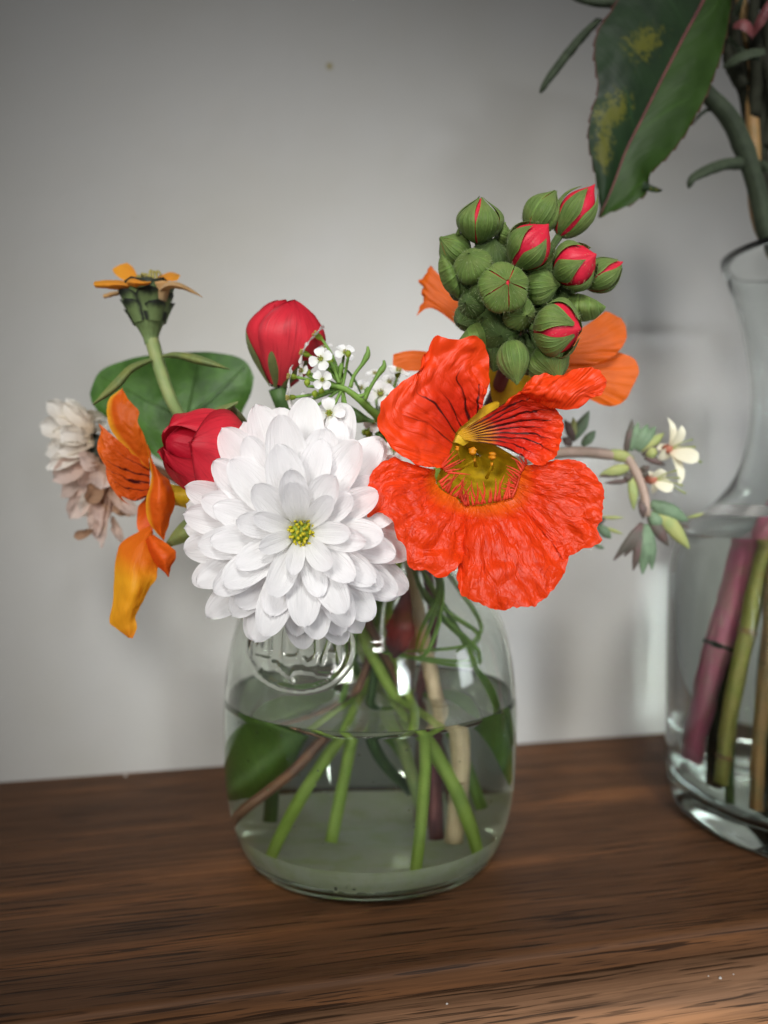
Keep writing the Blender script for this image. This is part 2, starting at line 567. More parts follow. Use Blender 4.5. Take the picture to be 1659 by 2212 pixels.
def mat_big_leaf(name, c1, c2, blot):
    k = NT(name)
    u, v = k.uv()
    n = k.noise(k.coord('Object'), 90, 4)
    c = k.mix(k.smooth(n, .35, .7), c1, c2)
    # yellow chlorotic blotches with a shape of their own
    m = None
    for (bu, bv, ru, rv) in blot:
        d = k.math('SQRT', k.math('ADD', k.math('POWER', k.math('DIVIDE', k.math('SUBTRACT', u, bu), ru), 2), k.math('POWER', k.math('DIVIDE', k.math('SUBTRACT', v, bv), rv), 2)))
        d = k.math('ADD', d, k.math('MULTIPLY', k.math('SUBTRACT', k.noise(k.coord('Object'), 420, 4, .7), .5), 3.2))
        q = k.math('SUBTRACT', 1, k.smooth(d, .35, 1.15))
        m = q if m is None else k.math('MAXIMUM', m, q)
    if m is not None:
        c = k.mix(k.math('MULTIPLY', m, .62), c, (.13, .125, .010))
    vein = k.noise(k.vec(k.math('ADD', k.math('MULTIPLY', u, 26), k.math('MULTIPLY', v, 7)), k.math('MULTIPLY', v, .6)), 1, 2)
    c = k.mix(k.math('MULTIPLY', k.smooth(vein, .60, .72), .3), c, tuple(x * 2.2 for x in c1))
    rim = k.smooth(v, .955, .995)
    c = k.mix(rim, c, (.06, .018, .015))
    return k.done(k.leafy(c, tuple(x * 1.6 for x in c1), .12, .5, k.bump(k.math('ADD', vein, n), .2, .0008), .22))


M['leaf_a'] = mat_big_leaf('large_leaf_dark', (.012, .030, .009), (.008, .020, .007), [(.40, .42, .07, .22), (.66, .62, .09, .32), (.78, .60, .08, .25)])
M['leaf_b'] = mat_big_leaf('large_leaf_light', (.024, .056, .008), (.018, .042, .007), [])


def mat_wood(name, dark):
    k = NT(name)
    s = k.n('ShaderNodeSeparateXYZ')
    k.set(s.inputs[0], k.coord('Object'))
    x, y, z = s.outputs[0], s.outputs[1], s.outputs[2]
    wav = k.noise(k.vec(k.math('MULTIPLY', x, 4), k.math('MULTIPLY', y, 14), k.math('MULTIPLY', z, 14)), 1, 2)
    y2 = k.math('ADD', y, k.math('MULTIPLY', wav, .006))
    def grainy(fx, fy, det, ro):
        return k.noise(k.vec(k.math('MULTIPLY', x, fx), k.math('MULTIPLY', y2, fy), k.math('MULTIPLY', z, fy)), 1, det, ro)
    grain = grainy(10, 520, 4, .6)
    pore = grainy(26, 820, 2, .45)
    pore2 = grainy(50, 1500, 2, .45)
    fine = grainy(60, 2600, 2, .5)
    band = grainy(5, 60, 3, .5)
    c = k.ramp(band, [(.30, tuple(a * .60 for a in dark)), (.50, dark), (.68, (dark[0] * 1.9, dark[1] * 1.75, dark[2] * 1.5))])
    c = k.mix(k.math('MULTIPLY', k.smooth(grain, .36, .68), .6), c, tuple(a * .45 for a in dark))
    c = k.mix(k.math('MULTIPLY', k.smooth(pore, .59, .63), .85), c, tuple(a * .14 for a in dark))
    c = k.mix(k.math('MULTIPLY', k.smooth(pore2, .60, .65), .65), c, tuple(a * .2 for a in dark))
    c = k.mix(k.math('MULTIPLY', k.smooth(fine, .5, .75), .25), c, tuple(a * 1.8 for a in dark))
    h = k.math('SUBTRACT', k.math('MULTIPLY', fine, .3), k.smooth(pore, .56, .68))
    r = k.math('ADD', .46, k.math('MULTIPLY', grain, .22))
    return k.done(k.principled(Base_Color=c, Roughness=r, Normal=k.bump(h, .22, .0003), Specular_IOR_Level=.2))


M['wood'] = mat_wood('dark_oak', (.120, .053, .022))
M['wood_front_sheen'] = mat_wood('oak_moulding_sheen', (.30, .158, .084))  # lighter than the shelf: its glossy reflection is painted into the colour


def mat_wall():
    k = NT('painted_wall')
    oc = k.coord('Object')
    n1 = k.noise(oc, 9, 3)
    n2 = k.noise(oc, 60, 4)
    n3 = k.noise(oc, 700, 3)
    c = k.mix(k.smooth(n1, .35, .7), (.46, .455, .435), (.435, .425, .39))
    c = k.mix(k.math('MULTIPLY', k.smooth(n2, .5, .8), .10), c, (.50, .46, .40))
    d = k.n('ShaderNodeVectorMath', operation='DISTANCE')
    k.set(d.inputs[0], oc)
    d.inputs[1].default_value = WALL_SPOT
    dd = k.math('ADD', d.outputs['Value'], k.math('MULTIPLY', k.math('SUBTRACT', n3, .5), .0012))
    c = k.mix(k.math('SUBTRACT', 1, k.smooth(dd, .0007, .0021)), c, (.30, .25, .10))
    # faint speckles
    vo = k.n('ShaderNodeTexVoronoi')
    k.set(vo.inputs['Vector'], oc); vo.inputs['Scale'].default_value = 32
    c = k.mix(k.math('MULTIPLY', k.math('SUBTRACT', 1, k.smooth(vo.outputs['Distance'], .015, .045)), k.math('MULTIPLY', k.smooth(n2, .5, .6), .35)), c, (.32, .28, .22))
    return k.done(k.principled(Base_Color=c, Roughness=.55, Normal=k.bump(k.math('ADD', n2, k.math('MULTIPLY', n3, .35)), .22, .002), Specular_IOR_Level=.3))


def mat_glass(name, col, ior=1.5, rough=0.0):
    k = NT(name)
    g = k.n('ShaderNodeBsdfGlass')
    g.inputs['Color'].default_value = col + (1,)
    g.inputs['IOR'].default_value = ior
    g.inputs['Roughness'].default_value = rough
    return k.done(g.outputs[0])


M['glass'] = mat_glass('jar_glass', (.975, .99, .97), 1.47)
M['vase_glass'] = mat_glass('vase_glass', (.965, .98, .975), 1.47)
M['water'] = mat_glass('water', (.97, .985, .96), 1.33)

# ------------------------------------------------------------------ setting: wall and shelf
WROT = R(12.5)
W0 = Vector((0, 0.371, 0))
WMAT = Matrix.Translation(W0) @ Matrix.Rotation(WROT, 4, 'Z')
nrm = Vector((math.sin(WROT), -math.cos(WROT), 0))


def on_wall(vx, vy):
    a = P(vx, vy, 1.0) - CAM
    t = (W0 - CAM).dot(nrm) / a.dot(nrm)
    return CAM + a * t


WALL_SPOT = tuple(WMAT.inverted() @ on_wall(712, 143))
M['wall'] = mat_wall()


def box(x0, x1, y0, y1, z0, z1):
    v = [(x, y, z) for x in (x0, x1) for y in (y0, y1) for z in (z0, z1)]
    f = [(0, 1, 3, 2), (4, 6, 7, 5), (0, 4, 5, 1), (2, 3, 7, 6), (0, 2, 6, 4), (1, 5, 7, 3)]
    return v, f


v, f = box(-.75, .75, 0, .02, -.05, .75)
tag(put('wall', mesh(v, f, M['wall'], smooth=False), None, WMAT), kind='structure', label='pale off-white painted wall behind the flowers')

# shelf: a board with a softly rounded front and a moulding under it
FE = -.162


def extrude(prof, x0, x1, mat, nx=2):
    V = []
    for i in range(nx):
        x = x0 + (x1 - x0) * i / (nx - 1)
        V += [(x, y, z) for y, z in prof]
    n = len(prof)
    F = []
    for i in range(nx - 1):
        for j in range(n):
            j2 = (j + 1) % n
            F.append((i * n + j, i * n + j2, (i + 1) * n + j2, (i + 1) * n + j))
    F.append(tuple(range(n))[::-1])
    F.append(tuple((nx - 1) * n + j for j in range(n)))
    return mesh(V, F, mat, smooth=False)


prof = [(.0, 0), (FE, 0)]
for a in range(0, 91, 15):
    prof.append((FE - .0022 * math.sin(R(a)), -.0022 + .0022 * math.cos(R(a))))
prof += [(FE - .0022, -.0070), (FE + .004, -.0074), (FE + .004, -.016), (0, -.016)]
shelf = tag(put('shelf', extrude(prof, -.7, .7, M['wood']), None, WMAT), kind='structure', label='dark brown wooden shelf under the jars')
prof = [(FE + .0038, -.0094), (FE - .0030, -.0094)]
for a in range(0, 91, 10):
    prof.append((FE - .0030 - .010 * math.sin(R(a)), -.0094 - .010 + .010 * math.cos(R(a))))
prof += [(FE - .0130, -.024), (FE - .016, -.0255), (FE - .022, -.029), (FE - .024, -.036), (FE - .024, -.06), (FE + .0038, -.06)]
put('moulding', extrude(prof, -.7, .7, M['wood_front_sheen']), shelf, WMAT)

# ------------------------------------------------------------------ glass jar with its water
JX, JY = -0.0047, 0.276
J_OUT = [(.0, .0012), (.028, .0010), (.0345, .0004), (.0380, .0000), (.0408, .0008), (.0432, .0030), (.0450, .0064), (.0467, .0112),
         (.0482, .0170), (.0493, .0240), (.0499, .0320), (.0501, .0410), (.0500, .0500), (.0495, .0585), (.0485, .0665), (.0471, .0735),
         (.0450, .0802), (.0418, .0862), (.0374, .0910), (.0330, .0948), (.0294, .0982), (.0274, .1015), (.0266, .1055), (.0266, .1090),
         (.0276, .1105), (.0281, .1125), (.0276, .1145)]
J_IN = [(.0262, .1155), (.0246, .1145), (.0240, .1110), (.0240, .1050), (.0249, .1012), (.0272, .0972), (.0310, .0934), (.0356, .0894),
        (.0400, .0846), (.0432, .0790), (.0454, .0728), (.0468, .0661), (.0477, .0582), (.0482, .0500), (.0483, .0410), (.0481, .0320), (.0475, .0240),
        (.0464, .0172), (.0449, .0118), (.0432, .0078), (.0412, .0050), (.0380, .0036), (.0320, .0030), (.0240, .0030), (.0, .0036)]
J_IN = [(r + .0006 if r > .02 and z > .01 else r, z) for r, z in J_IN]


def rings(prof, n):
    p = np.array(prof)
    return hermite_arc(p, n)


def hermite_arc(p, n):
    seg = np.linalg.norm(np.diff(p, axis=0), axis=1)
    t = np.concatenate([[0], np.cumsum(seg)]); t /= t[-1]
    return hermite(t, p, np.linspace(0, 1, n))


# embossed emblem strokes in photograph pixels (1659 wide): an oval ring, the lower part of five letters, two leaf arcs
def em(pts):
    return [(517.6 + x * .16, 1347 + y * .16) for x, y in pts]


STROKES = []
ov = [(820 + 690 * math.cos(R(a)), 330 + 560 * math.sin(R(a))) for a in range(0, 361, 6)]
STROKES.append((em(ov), 4.4, .00085))
for s in [[(170, 455), (260, 462), (400, 500), (520, 570), (620, 660), (690, 720), (730, 790)],
          [(690, 700), (740, 640), (850, 620), (960, 645), (1080, 690), (1220, 710)],
          [(240, 60), (240, 310), (300, 310), (320, 240)],
          [(430, 60), (430, 380)],
          [(610, 20), (600, 430), (660, 470), (780, 450)],
          [(820, 60), (815, 380), (860, 490), (930, 525), (1010, 490), (1040, 400), (1040, 120)],
          [(1115, 510), (1200, 260), (1250, 100), (1300, 260), (1345, 500)], [(1160, 400), (1290, 400)]]:
    STROKES.append((em(s), 3.0, .00065))


def seg_dist(q, pts):
    best = np.full(len(q), 1e9)
    for a, b in zip(pts[:-1], pts[1:]):
        a = np.array(a); b = np.array(b)
        ab = b - a
        t = np.clip(((q - a) @ ab) / max(ab @ ab, 1e-9), 0, 1)
        best = np.minimum(best, np.linalg.norm(q - (a + t[:, None] * ab), axis=1))
    return best


# angles: dense where the emblem stands (front, left of centre)
am = math.atan2(-1, -.42)
dense = np.linspace(am - .62, am + .62, 230)
rest = np.linspace(am + .62, am - .62 + 2 * math.pi, 130)[1:-1]
ANG = np.concatenate([dense, rest])
po = rings(J_OUT, 210)
pi_ = rings(J_IN, 90)


def lathe_ang(prof, ang):
    V = np.array([(JX + r * math.cos(a), JY + r * math.sin(a), z) for r, z in prof for a in ang])
    return V, gridfaces(len(prof), len(ang), True)


vo, fo = lathe_ang(po, ANG)
nr = vo - np.array((JX, JY, 0)); nr[:, 2] = 0
nr /= np.maximum(np.linalg.norm(nr, axis=1, keepdims=True), 1e-9)
nr[:, 2] = np.clip((vo[:, 2] - .06) * 22, 0, .8)
nr /= np.maximum(np.linalg.norm(nr, axis=1, keepdims=True), 1e-9)
q = PX(vo)
front = (vo[:, 1] < JY - .012) & (vo[:, 2] > .045) & (vo[:, 2] < .1)
disp = np.zeros(len(vo))
for pts, w, h in STROKES:
    d_ = seg_dist(q[front], pts)
    disp[front] = np.maximum(disp[front], h * np.exp(-(d_ / w) ** 2))
low = (vo[:, 1] < JY - .03) & (vo[:, 2] > .004) & (vo[:, 2] < .02)
for pts in ([(742, 1903), (752, 1898), (764, 1903), (761, 1911), (747, 1922), (768, 1924)], [(794, 1900), (808, 1900), (810, 1911), (807, 1923), (794, 1922), (792, 1911), (794, 1900)], [(724, 1922), (727, 1922)]):
    d_ = seg_dist(q[low], pts)
    disp[low] = np.maximum(disp[low], .0005 * np.exp(-(d_ / 2.4) ** 2))
vo = vo + nr * disp[:, None]
vi_, fi_ = lathe_ang(pi_, ANG)
nA = len(ANG)
faces = fo + [tuple(i + len(vo) for i in q_) for q_ in fi_]
a0 = (len(po) - 1) * nA
b0 = len(vo)
faces += [(a0 + i, a0 + (i + 1) % nA, b0 + (i + 1) % nA, b0 + i) for i in range(nA)]
jar = thing('glass_jar', (JX, JY, 0), 'small round-shouldered clear glass jar holding the white and orange bouquet', 'jar')
put('jar_body', mesh(np.concatenate([vo, vi_]), faces, M['glass']), jar)

WL = .0540


def water_mesh(inner, level, grow, cx, cy_, nseg, bottom_first=True):
    """Closed body of water reaching a hair into the glass."""
    p = [(r, z) for r, z in inner if z < level]
    p = sorted(p, key=lambda a: (a[1], a[0]))
    z0 = p[0][1]
    pr = [(0, z0 - grow)] + [(r + grow, z - grow * (1 if z < z0 + .004 else 0)) for r, z in p if r > .001]
    rl = np.interp(level, [z for r, z in sorted(inner, key=lambda a: a[1])], [r for r, z in sorted(inner, key=lambda a: a[1])])
    pr += [(rl + grow, level + .0009), (rl - .0006, level + .0004), (rl - .0022, level), (rl * .5, level - .00005), (0, level - .00005)]
    return lathe(pr, nseg, cx, cy_)


def inner_profile(lst, zmax):
    return [(float(r), float(z)) for r, z in lst if z < zmax]


half = [(r, z) for r, z in pi_ if z < .0545]
jw = half[::-1]
pr = [(0.0, jw[0][1] - .0003)] + [(r + .0002, z - (.0003 if z < .009 else 0)) for r, z in jw if r > .001]
rl = pr[-1][0]
pr += [(rl, WL + .0012), (rl - .0008, WL + .0005), (rl - .0024, WL), (rl * .5, WL - .00003), (0, WL - .00003)]
vv, ff, uu = lathe(pr, 128, JX, JY)
tag(put('water', mesh(vv, ff, M['water']), None), 'clear water half filling the small round glass jar', 'water')

# cloudy bottom film: sediment, plus light scatter of the thick glass painted in
k_ = NT('sediment')
n_ = k_.noise(k_.coord('Object'), 90, 5, .65)
d_ = k_.n('ShaderNodeBsdfDiffuse')
k_.set(d_.inputs[0], k_.mix(k_.smooth(n_, .35, .7), (.86, .88, .76), (.56, .64, .40)))
tr_ = k_.n('ShaderNodeBsdfTransparent')
mx_ = k_.n('ShaderNodeMixShader')
k_.set(mx_.inputs[0], k_.math('ADD', .30, k_.math('MULTIPLY', n_, .50)))
k_.t.links.new(tr_.outputs[0], mx_.inputs[1]); k_.t.links.new(d_.outputs[0], mx_.inputs[2])
M['sediment'] = k_.done(mx_.outputs[0])
vv, ff, uu = lathe([(.0001, .0046), (.020, .0042), (.032, .0041), (.0370, .0047), (.0400, .0062), (.0424, .0094), (.0438, .0126)], 64, JX, JY)
tag(put('sediment', mesh(vv, ff, M['sediment'], uu), None), 'cloudy grey-green film on the bottom of the small jar', 'sediment', kind='stuff')

# ------------------------------------------------------------------ stems in the small jar
def J(x, y, z):
    return Vector((JX + x, JY + y, z))


def stem(parent, pts, r, mat, name='stem', n=36, wob=.12, seed=0):
    return put(name, mesh(*tube(pts, r, 12, n, wob, seed)[:2], M[mat], tube(pts, r, 12, n, wob, seed)[2]), parent)


def sheet_part(parent, lines, mat, name='petal', d0=None, **kw):
    v_, f_, u_ = sheet(lines, **kw)
    return put(name, mesh(v_, f_, M[mat], u_), parent)


# air bubbles clinging to the glass and the surface
k_ = NT('bubble')
g_ = k_.n('ShaderNodeBsdfGlass')
g_.inputs['IOR'].default_value = .76
g_.inputs['Roughness'].default_value = 0
M['bubble'] = k_.done(g_.outputs[0])
rnd = random.Random(41)
parts = []
for i in range(46):
    a = rnd.uniform(math.pi * 1.05, math.pi * 1.95)
    z_ = rnd.uniform(.020, .050)
    rr = .0435 if i % 3 else rnd.uniform(.010, .040)
    b_ = rnd.uniform(.00018, .00042)
    if i % 4 == 0:
        z_ = WL - .0012
    v_, f_, u_ = lathe([(max(1e-6, b_ * math.sin(t * math.pi / 6)), -b_ * math.cos(t * math.pi / 6)) for t in range(7)], 8)
    parts.append((v_ + np.array(J(rr * math.cos(a), rr * math.sin(a), z_)), f_, u_))
v_, f_, u_ = join(parts)
tag(put('air_bubbles', mesh(v_, f_, M['bubble'], u_), None), 'tiny air bubbles in the water of the small jar', 'bubbles', kind='stuff')

# ------------------------------------------------------------------ white chrysanthemum
def petal_profile(v, tip=.16):
    base = .40 + .60 * math.sin(min(1, v / .62) * math.pi / 2)
    if v > .64:
        x = (v - .64) / .36
        base *= max(0.0, 1 - x ** 2.1) ** .5
    return base


def chrys_petal(length, width, cup, bend, twist, seed, notch=0.0, nu=13, nv=22):
    V, U = [], []
    for j in range(nv):
        v = 1 - (1 - j / (nv - 1)) ** 1.5
        w = width * .5 * petal_profile(v)
        for i in range(nu):
            s = 2 * i / (nu - 1) - 1
            x = s * w
            y = length * v
            # shallow keeled spoon: sides lifted, tip bent
            z = cup * width * (abs(s) ** 2) * (1.0 - .55 * v * v) * (w / (width * .5)) + bend * length * (v ** 2.0)
            z += .010 * width * math.cos(s * 9 + seed) * math.sin(math.pi * v)
            z += .05 * width * noise.noise(Vector((s * 1.5, v * 2.5, seed)))
            y -= notch * length * (1 - abs(s)) * max(0, v - .85) / .15
            x += twist * width * v * v
            V.append((x, y, z))
            U.append((i / (nu - 1), v))
    return np.array(V), gridfaces(nv, nu), np.array(U)


CD = .203
cc = P(650, 1150, CD)
chry = thing('chrysanthemum', P(650, 1150, CD + .02), 'large white many-petalled chrysanthemum with a small yellow-green centre', 'flower')
ax = Vector((.085, -1, .055)).normalized()
fr = frame(ax)
X_, Y_, Z_ = (Vector(fr.col[i][:3]) for i in range(3))
variants = {}


def var_mesh(ring, kind):
    key = (ring, kind)
    if key not in variants:
        rnd = random.Random(ring * 31 + kind)
        bend = {0: -.02, 1: -.05, 2: -.07, 3: -.06, 4: -.04, 5: .0, 6: .04}[ring]
        cup = {0: .17, 1: .18, 2: .18, 3: .18, 4: .16, 5: .14, 6: .12}[ring]
        a_ = chrys_petal(1.0, {0: .42, 1: .43, 2: .40, 3: .37, 4: .34, 5: .325, 6: .32}[ring], cup + rnd.uniform(-.05, .06), bend + rnd.uniform(-.06, .06),
                         rnd.uniform(-.08, .08), rnd.uniform(0, 50), rnd.choice([0, 0, .02, -.02]))
        variants[key] = mesh(a_[0], a_[1], M['white_petal'], a_[2])
    return variants[key]


RINGS = [(7, .0020, .0125, 50, .0000), (10, .0024, .0165, 58, -.0012), (13, .0030, .0200, 67, -.0028), (16, .0034, .0232, 77, -.0046),
         (18, .0036, .0256, 88, -.0064), (17, .0038, .0276, 99, -.0080), (13, .0040, .0276, 112, -.0095)]
rnd = random.Random(11)
for k_, (n_, r0, L, th, zo) in enumerate(RINGS):
    ph0 = k_ * 2.399
    for i in range(n_):
        ph = ph0 + 2 * math.pi * i / n_ + rnd.uniform(-.10, .10)
        t_ = R(th + rnd.uniform(-7, 7))
        ll = L * rnd.uniform(.92, 1.08)
        up = math.sin(ph)
        if up > .55:
            ll *= 1 + .16 * (up - .55) / .45
            t_ -= R(9) * (up - .55) / .45
        rad = X_ * math.cos(ph) + Y_ * math.sin(ph)
        dirn = Z_ * math.cos(t_) + rad * math.sin(t_)
        inner = Z_ * math.sin(t_) - rad * math.cos(t_)          # side that faces the flower axis
        Mx = Matrix.Translation(cc + rad * r0 + Z_ * zo) @ frame_y(dirn, inner) @ Matrix.Rotation(rnd.uniform(-.22, .22), 4, 'Y') @ Matrix.Diagonal((ll * rnd.uniform(.92, 1.1), ll, ll, 1))
        put('petal', var_mesh(k_, rnd.randrange(4)), chry, Mx)

# yellow-green disc: a low dome carrying little curled florets
dv, df, du = lathe([(.0001, .0022), (.0015, .0020), (.0028, .0012), (.0036, -.0004), (.0038, -.003)], 18)
disc = put('disc', mesh(dv, df, M['disc_green'], du), chry, Matrix.Translation(cc + Z_ * -.0006) @ fr)
parts = []
for i in range(46):
    a = i * 2.39996
    r_ = .0037 * math.sqrt((i + .5) / 46)
    b0_ = Vector((r_ * math.cos(a), r_ * math.sin(a), .0022 - 140 * r_ * r_ - .0006))
    d1 = Vector((math.cos(a) * r_ * 120 + rnd.uniform(-.5, .5), math.sin(a) * r_ * 120 + rnd.uniform(-.5, .5), 1.0)).normalized()
    parts.append(tube([b0_, b0_ + d1 * .0009, b0_ + d1 * .0016 + Vector((rnd.uniform(-.5, .5), rnd.uniform(-.5, .5), 0)) * .001], [.00026, .00032, .00046, .00014], 6, 6))
dv, df, du = join(parts)
tag(put('floret_crown', mesh(dv, df, M['pollen'], du), disc, Matrix.Translation(cc) @ fr), kind='stuff')
calyx_c = cc + Z_ * -.0085
dv, df, du = lathe([(.0095, .003), (.0090, .0), (.0065, -.003), (.0030, -.005), (.0022, -.008)], 20)
put('calyx', mesh(dv, df, M['stem'], du), chry, Matrix.Translation(calyx_c) @ fr)
stem(chry, [calyx_c - Z_ * .006, P(700, 1220, .236), P(745, 1300, .258), J(-.006, .0, .083), J(.003, -.005, .064), J(.012, -.008, .048), J(.022, -.013, .030), J(.031, -.020, .0085)],
     [.0021, .0019, .0019, .0020, .0020, .0021, .0021, .0020], 'stem_light', seed=1)

# ------------------------------------------------------------------ front nasturtium
def n3(cx, cy_, d):
    return P(763.1 + cx * .36, 696.8 + cy_ * .36, d)


def L3(pts, d):
    """List of (cx,cy[,d offset in mm]) -> points at depth d."""
    return [n3(p[0], p[1], d + (p[2] * .001 if len(p) > 2 else 0)) for p in pts]


ND = .210
nas = thing('nasturtium', n3(800, 900, ND + .02), 'large crumpled red-orange nasturtium facing the viewer with dark lines in its throat', 'flower')
# upper left petal: a broad fan round the throat
base = [(545, 880, 4), (575, 800, 6), (598, 720, 8), (620, 660, 9), (690, 590, 8), (760, 530, 6)]
mid1 = [(500, 872, 1), (430, 790, 0), (450, 620, 1), (520, 500, 2), (640, 440, 4), (775, 500, 4)]
mid2 = [(440, 868, -1), (300, 740, -3), (270, 560, -3), (420, 380, -1), (600, 280, 1), (800, 400, 3)]
edge = [(420, 862, -2), (300, 806, -4), (205, 690, -5), (148, 560, -5), (185, 465, -4), (290, 355, -2), (425, 265, -1), (440, 190, 1), (490, 112, 2), (600, 118, 1), (735, 78, 1), (800, 160, 3), (826, 300, 4), (822, 400, 4), (800, 470, 4)]
g1 = sheet([L3(base, ND), L3(mid1, ND), L3(mid2, ND), L3(edge, ND)], 84, 56, amp=.0021, freq=125, seed=3, ridge=.00035, ridge_n=7, edge=.0012, jag=.0007)
put('petal', mesh(g1[0], g1[1], M['lined'], np.stack([g1[2][:, 0] * .8, g1[2][:, 1] * .38 + .62 + .40 * (1 - np.minimum(1, g1[2][:, 0] / .6)) * (1 - g1[2][:, 1])], 1)), nas)
# upper right petal with a folded-over flap
base = [(628, 660, 10), (640, 676, 10), (655, 692, 10), (672, 706, 10)]
mid = [(790, 560, 7), (850, 600, 7), (880, 660, 7), (860, 738, 7)]
mid2 = [(950, 455, 3), (1050, 520, 3), (1090, 650, 4), (1010, 800, 2)]
edge = [(1010, 420, 1), (1120, 470, 0), (1235, 545, 1), (1262, 600, 1), (1245, 700, 0), (1225, 790, -1), (1160, 845, -1), (1085, 852, 0)]
g1 = sheet([L3(base, ND), L3(mid, ND), L3(mid2, ND), L3(edge, ND)], 60, 50, amp=.0004, freq=220, seed=5, ridge=.0004, ridge_n=8, edge=.0008, jag=.0005)
u1 = np.stack([g1[2][:, 0], g1[2][:, 1] * .95 + .02], 1)
l_in = [(890, 505, 4), (990, 440, 1.5), (1100, 470, 0), (1190, 512, -1), (1240, 522, -2), (1350, 516, -3)]
l_m = [(960, 450, 3), (1030, 400, -2), (1120, 400, -4), (1230, 400, -5), (1330, 420, -5), (1440, 455, -4)]
l_out = [(1000, 425, 2), (1050, 345, 0), (1190, 300, -1), (1300, 292, -1), (1382, 266, -1), (1480, 312, -2), (1516, 370, -3), (1490, 432, -4)]
g2 = sheet([L3(l_in, ND), L3(l_m, ND), L3(l_out, ND)], 60, 36, amp=.0020, freq=145, seed=8, ridge=.0004, ridge_n=6, edge=.001, jag=.0005)
u2 = np.stack([g2[2][:, 0], g2[2][:, 1] * .05 + .94], 1)
v_, f_, u_ = join([(g1[0], g1[1], u1), (g2[0], g2[1], u2)])
put('petal', mesh(v_, f_, M['lined'], u_), nas)
# three lower petals
base = [(500, 880, 5), (492, 940, 5), (530, 1000, 4), (600, 1040, 3), (665, 1095, 3)]
m1 = [(440, 872, 1), (390, 960, -1), (430, 1090, -2), (540, 1170, -2), (672, 1190, 1)]
m2 = [(300, 830, -1), (220, 960, -4), (280, 1140, -5), (430, 1320, -5), (670, 1320, -1)]
edge = [(250, 826, 0), (160, 860, -2), (90, 960, -4), (74, 1080, -5), (92, 1163, -5), (160, 1142, -5), (238, 1192, -6), (268, 1290, -6), (312, 1345, -6), (345, 1475, -6), (430, 1486, -6), (525, 1534, -6), (600, 1492, -5), (650, 1425, -3), (672, 1370, -2)]
v_, f_, u_ = sheet([L3(base, ND), L3(m1, ND), L3(m2, ND), L3(edge, ND)], 84, 56, amp=.0021, freq=135, seed=11, ridge=.0002, ridge_n=5, edge=.001, jag=.0006)
put('petal', mesh(v_, f_, M['orange'], u_), nas)
base = [(640, 1080, 4), (740, 1095, 2.5), (830, 1080, 3), (985, 1020, 5)]
m1 = [(640, 1200, 2), (790, 1230, -2), (920, 1230, -2), (1110, 1140, 3)]
m2 = [(625, 1420, -1), (800, 1480, -6), (980, 1480, -6), (1250, 1320, 0)]
edge = [(638, 1500, -4), (634, 1600, -6), (690, 1650, -7), (790, 1700, -8), (870, 1726, -8), (935, 1716, -8), (990, 1704, -8), (1070, 1708, -8), (1145, 1660, -7), (1200, 1600, -7), (1268, 1500, -5), (1290, 1415, -2), (1300, 1380, -1)]
v_, f_, u_ = sheet([L3(base, ND), L3(m1, ND), L3(m2, ND), L3(edge, ND)], 90, 64, amp=.0021, freq=135, seed=15, ridge=.0004, ridge_n=4.5, edge=.0014, jag=.0007)
put('petal', mesh(v_, f_, M['orange'], u_), nas)
base = [(955, 1045, 4.2), (965, 980, 5), (1000, 905, 5), (1030, 855, 4)]
m1 = [(1070, 1175, 1), (1130, 1060, 0), (1130, 950, 0), (1090, 848, 2)]
m2 = [(1200, 1330, -2), (1330, 1160, -3), (1330, 960, -2), (1180, 830, 1)]
edge = [(1262, 1418, -4), (1330, 1382, -4), (1488, 1302, -4), (1462, 1232, -4), (1490, 1180, -4), (1506, 1060, -3), (1490, 960, -2), (1420, 872, 0), (1310, 818, 1), (1230, 822, 1)]
v_, f_, u_ = sheet([L3(base, ND), L3(m1, ND), L3(m2, ND), L3(edge, ND)], 84, 56, amp=.0021, freq=135, seed=21, ridge=.0002, ridge_n=5, edge=.0011, jag=.0006)
put('petal', mesh(v_, f_, M['orange'], u_), nas)
# throat funnel and the yellow sepal behind it
ring0 = [(600, 672, 9.5), (760, 700, 9.5), (900, 765, 8), (1005, 850, 5.5), (985, 960, 5), (940, 1045, 4.5), (830, 1085, 3.6), (700, 1095, 3.4), (600, 1045, 4), (505, 960, 5.5), (540, 860, 6), (580, 760, 8), (600, 672, 9.5)]


def shrink(rg, k, c, dz):
    return [(c[0] + (p[0] - c[0]) * k, c[1] + (p[1] - c[1]) * k, p[2] + dz) for p in rg]


c0 = (770, 850)
v_, f_, u_ = sheet([L3(shrink(ring0, 1.02, c0, .5), ND), L3(shrink(ring0, .82, c0, 4), ND), L3(shrink(ring0, .5, (770, 830), 11), ND), L3(shrink(ring0, .01, (760, 800), 17), ND)], 60, 20, amp=.0002, seed=2)
put('throat', mesh(v_, f_, M['throat'], u_), nas)
sheet_part(nas, [L3([(560, 740, 11), (640, 620, 11), (730, 530, 10), (845, 474, 8)], ND), L3([(610, 720, 10), (700, 620, 10), (790, 540, 9.5), (865, 474, 8.2)], ND), L3([(660, 740, 11), (780, 660, 11), (850, 570, 10), (878, 482, 8.5)], ND)], 'sepal_yellow', 'sepal', nu=20, nv=10)
